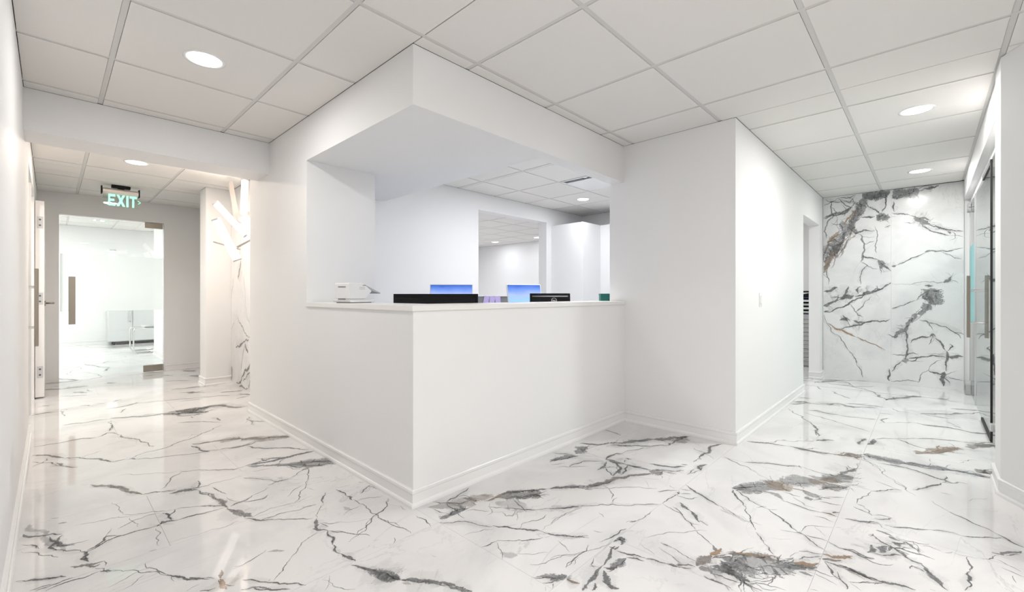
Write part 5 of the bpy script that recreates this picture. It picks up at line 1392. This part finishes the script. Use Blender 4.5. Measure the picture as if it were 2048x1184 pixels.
# ------------------------------------------------------------------ office furniture and things on it
def desk(loc, sx, sy, z, label):
    t = thing('desk', loc, label, 'desk')
    MB().box(0, sx, 0, sy, z - .03, z).build('desktop', M_WHITEP, t, bevel=.002)
    for x_ in (.01, sx - .03): MB().box(x_, x_ + .02, .02, sy - .02, 0, z - .03).build('side_panel', M_WHITEP, t)
    return t
desk((1.62, 2.26, 0), 2.1, .72, .74, 'white desk behind the reception counter carrying the monitors')
desk((2.3, 3.33, 0), 1.50, .80, .74, 'white desk by the office back wall under the left blue screen')
HEAD = R(43.517)
def frame_at(loc, yaw): return Matrix.Translation(loc) @ Matrix.Rotation(yaw, 4, 'Z')
def monitor(loc, w_, h_, top, yaw, tilt, label, base_z, shell, screen=True):
    """local +x = right, -y = front of the screen"""
    t = thing('monitor', (loc[0], loc[1], base_z), label, 'monitor', rz=yaw)
    zt = top - base_z; Tm = Matrix.Translation((0, 0, zt)) @ Matrix.Rotation(tilt, 4, 'X')
    MB().box(-w_ / 2, w_ / 2, 0, .018, -h_, 0, T=Tm).build('bezel', shell, t, bevel=.003)
    if screen: MB().box(-w_ / 2 + .007, w_ / 2 - .007, -.0015, .001, -h_ + .02, -.007, T=Tm).build('screen', M_SCREEN, t)
    bk = MB().prof([(.018, -.02), (.034, -.035), (.048, -h_ * .5), (.034, -h_ + .03), (.018, -h_ + .02)], -w_ / 2 + .02, w_ / 2 - .02, T=Tm).build('back_shell', shell, t, bevel=.002)
    MB().box(-.03, .03, .045, .062, 0.008, zt - h_ * .55).build('stand_neck', shell, t)
    MB().box(-.11, .11, -.06, .13, 0, .009).build('stand_foot', shell, t, bevel=.003)
    return t, Tm
VY = HEAD - R(90)      # yaw of a screen that faces the camera
monitor((1.86, 2.50), .59, .33, 1.107, VY + R(180), R(0), 'black monitor seen from behind, wide and low over the counter corner', .74, M_BLACK, True)
monitor((2.955, 3.70), .455, .30, 1.213, VY + R(6), R(4), 'left white monitor with a blue screen by the office back wall', .74, M_WHITEP)
monitor((3.335, 3.0), .385, .30, 1.208, VY + R(25), R(-14), 'right blue-screen monitor leaning back behind the black monitor', .72 if False else .74, M_WHITEP)
mt, Tm = monitor((3.297, 2.63), .385, .29, 1.113, VY + R(180), R(6), 'small black monitor seen from behind with a round logo', .74, M_BLACK)
# round logo on its back: ring and the four letters
lg = MB(); n = 28; rr = .025
for k in range(n):
    a0, a1 = 2 * math.pi * k / n, 2 * math.pi * (k + 1) / n
    lg.cyl((rr * math.cos(a0) - .035, .047, -.073 + rr * math.sin(a0)), (rr * math.cos(a1) - .035, .047, -.073 + rr * math.sin(a1)), .0022, 6)
lg.V = [tuple(Tm @ Vector(v)) for v in lg.V]; ring = lg.build('logo', M_SILVER, mt); ring['label'] = 'silver ring logo reading DELL'
cu = bpy.data.curves.new('txt', 'FONT'); cu.body = 'DELL'; cu.size = .018; cu.extrude = .0006; cu.offset = .0006; cu.align_x = 'CENTER'; cu.align_y = 'CENTER'
to = bpy.data.objects.new('txt', cu); COL.objects.link(to)
me = bpy.data.meshes.new_from_object(to.evaluated_get(bpy.context.evaluated_depsgraph_get())); bpy.data.objects.remove(to)
me.transform(Tm @ Matrix.Translation((-.035, .0495, -.073)) @ Matrix.Rotation(math.pi, 4, 'Z') @ Matrix.Rotation(R(90), 4, 'X'))
o = link('lettering', me, ring, [M_SILVER])

# document scanner on the counter
t = thing('document_scanner', (1.435, 2.885, 1.0452), 'white document scanner with a sloping tray on the left end of the countertop', 'scanner', rz=R(105 - 180 + 2))
wd = .135
MB().prof([(-.085, .004), (.125, .004), (.135, .018), (.135, .022), (-.10, .022), (-.10, .018)], -wd / 2 - .012, wd / 2 + .012).build('base', M_WHITEP, t, bevel=.002)
MB().box(-wd / 2, wd / 2, -.075, .11, 0, .005).build('foot', M_DARKG, t)
bd = MB().prof([(-.078, .028), (.055, .028), (.115, .082), (.03, .136), (-.085, .136), (-.09, .128)], -wd / 2, wd / 2).build('body', M_WHITEP, t, bevel=.003)
MB().box(-wd / 2 + .008, wd / 2 - .008, -.07, .05, .021, .029).build('hinge_block', M_WHITEP, t)
MB().prof([(.025, .1365), (.20, .070), (.205, .066), (.20, .064), (.10, .088)], -wd / 2 + .002, wd / 2 - .002).build('paper_tray', M_GREYP, t, bevel=.001)
MB().box(-wd / 2 + .03, wd / 2 - .035, -.0895, -.083, .106, .111).build('paper_slot', M_DARKG, bd)
MB().box(-wd / 2 + .02, wd / 2 - .055, -.082, -.072, .0225, .027).build('lower_slot', M_DARKG, t)
MB().box(wd / 2 - .001, wd / 2 + .0012, .03, .055, .118, .122).build('side_button', M_DARKG, bd)
for z_ in (.104, .094): MB().box(wd / 2 - .001, wd / 2 + .0006, .0, .05, z_, z_ + .003).build('side_print', M_GREYP, bd)

# grey divider with lilac cards
t = thing('desk_divider', (3.50, 3.59, .74), 'grey low divider with a white cap between the blue screens', 'divider', rz=VY)
MB().box(-.30, .30, -.012, .012, 0.012, .342).build('panel', M_FELT, t); MB().box(-.305, .305, -.018, .018, .342, .356).build('cap', M_WHITEP, t, bevel=.002); MB().box(-.29, -.25, -.01, .01, 0, .012).build('clip', M_SILVER, t); MB().box(.25, .29, -.01, .01, 0, .012).build('clip', M_SILVER, t)
for k, (dx, rz_, lab) in enumerate(((-.058, -10, 'left lilac card hanging on the grey divider'), (.008, -6, 'middle lilac card hanging on the grey divider'), (.072, 4, 'right lilac card hanging on the grey divider'))):
    p_ = Matrix.Rotation(VY, 4, 'Z') @ Vector((dx - .04, -.0195, 1.05 if k != 1 else 1.045)); o = MB().box(-.03, .03, -.001, .001, -.06, .035).build('lilac_card', M_PURPLE)
    o.location = Vector((3.50, 3.59, 0)) + p_; o.rotation_euler = (0, R(rz_ * -1), VY); tag(o, lab, 'card', 'lilac cards on the divider')

# low cabinet with green box
t = thing('file_cabinet', (3.88, 2.30, 0), 'low white file cabinet at the right end of the office', 'cabinet')
MB().box(0, .45, 0, .5, 0, 1.0).build('body', M_WHITEP, t, bevel=.003)
for k in range(3): MB().box(-.016, -.001, .01, .49, .02 + k * .325, .33 + k * .325).build('drawer', M_WHITEP, t, bevel=.002)
t = thing('green_box', (4.06, 2.45, 1.0), 'dark green box on the low file cabinet beside the wall edge', 'box', rz=VY)
MB().box(-.09, .09, -.05, .05, 0, .105).build('carton', M_GREEN, t, bevel=.002); MB().box(-.092, .092, -.052, .052, .095, .113).build('lid', M_GREEN, t, bevel=.002)
MB().tube([(-.01, 0, .11), (.02, 0, .14), (.035, 0, .17), (.06, 0, .185)], .0012, 5).build('wire', M_SILVER, t)

# storeroom drawers through the doorway
t = thing('drawer_cabinet', (7.95, 1.12, 0), 'tall grey drawer cabinet seen through the narrow doorway', 'cabinet')
MB().box(.02, .5, 0, .75, 0, .80).build('body', M_DRAWER, t)
for k in range(6):
    d_ = MB().box(0, .02, .005, .745, .02 + k * .128, .142 + k * .128).build('drawer', M_DRAWER, t, bevel=.002); MB().box(-.012, -.0, .15, .60, .10 + k * .128, .108 + k * .128).build('handle', M_SILVER, d_)
t = thing('file_tray', (8.0, 1.2, .80), 'navy stacked file tray on top of the grey drawer cabinet', 'file tray')
MB().box(0, .35, 0, .5, .0, .012).box(0, .35, 0, .012, .012, .25).box(0, .35, .488, .5, .012, .25).box(.34, .35, .012, .488, .012, .25).box(0, .35, 0, .5, .25, .262).build('shell', M_NAVY, t)
for k in range(4): MB().box(.005, .33, .02, .48, .02 + k * .058, .05 + k * .058).build('paper_stack', M_CAB if k % 2 else M_GREYP, t)
t = thing('telephone', (8.06, 1.28, 1.062), 'black telephone on the navy file tray', 'telephone')
MB().prof([(0, 0), (.2, 0), (.2, .03), (.02, .075), (0, .07)], 0, .18).build('base', M_BLACK, t, bevel=.004); MB().box(.01, .06, .0, .2, .075, .1).build('handset', M_BLACK, t, bevel=.008)
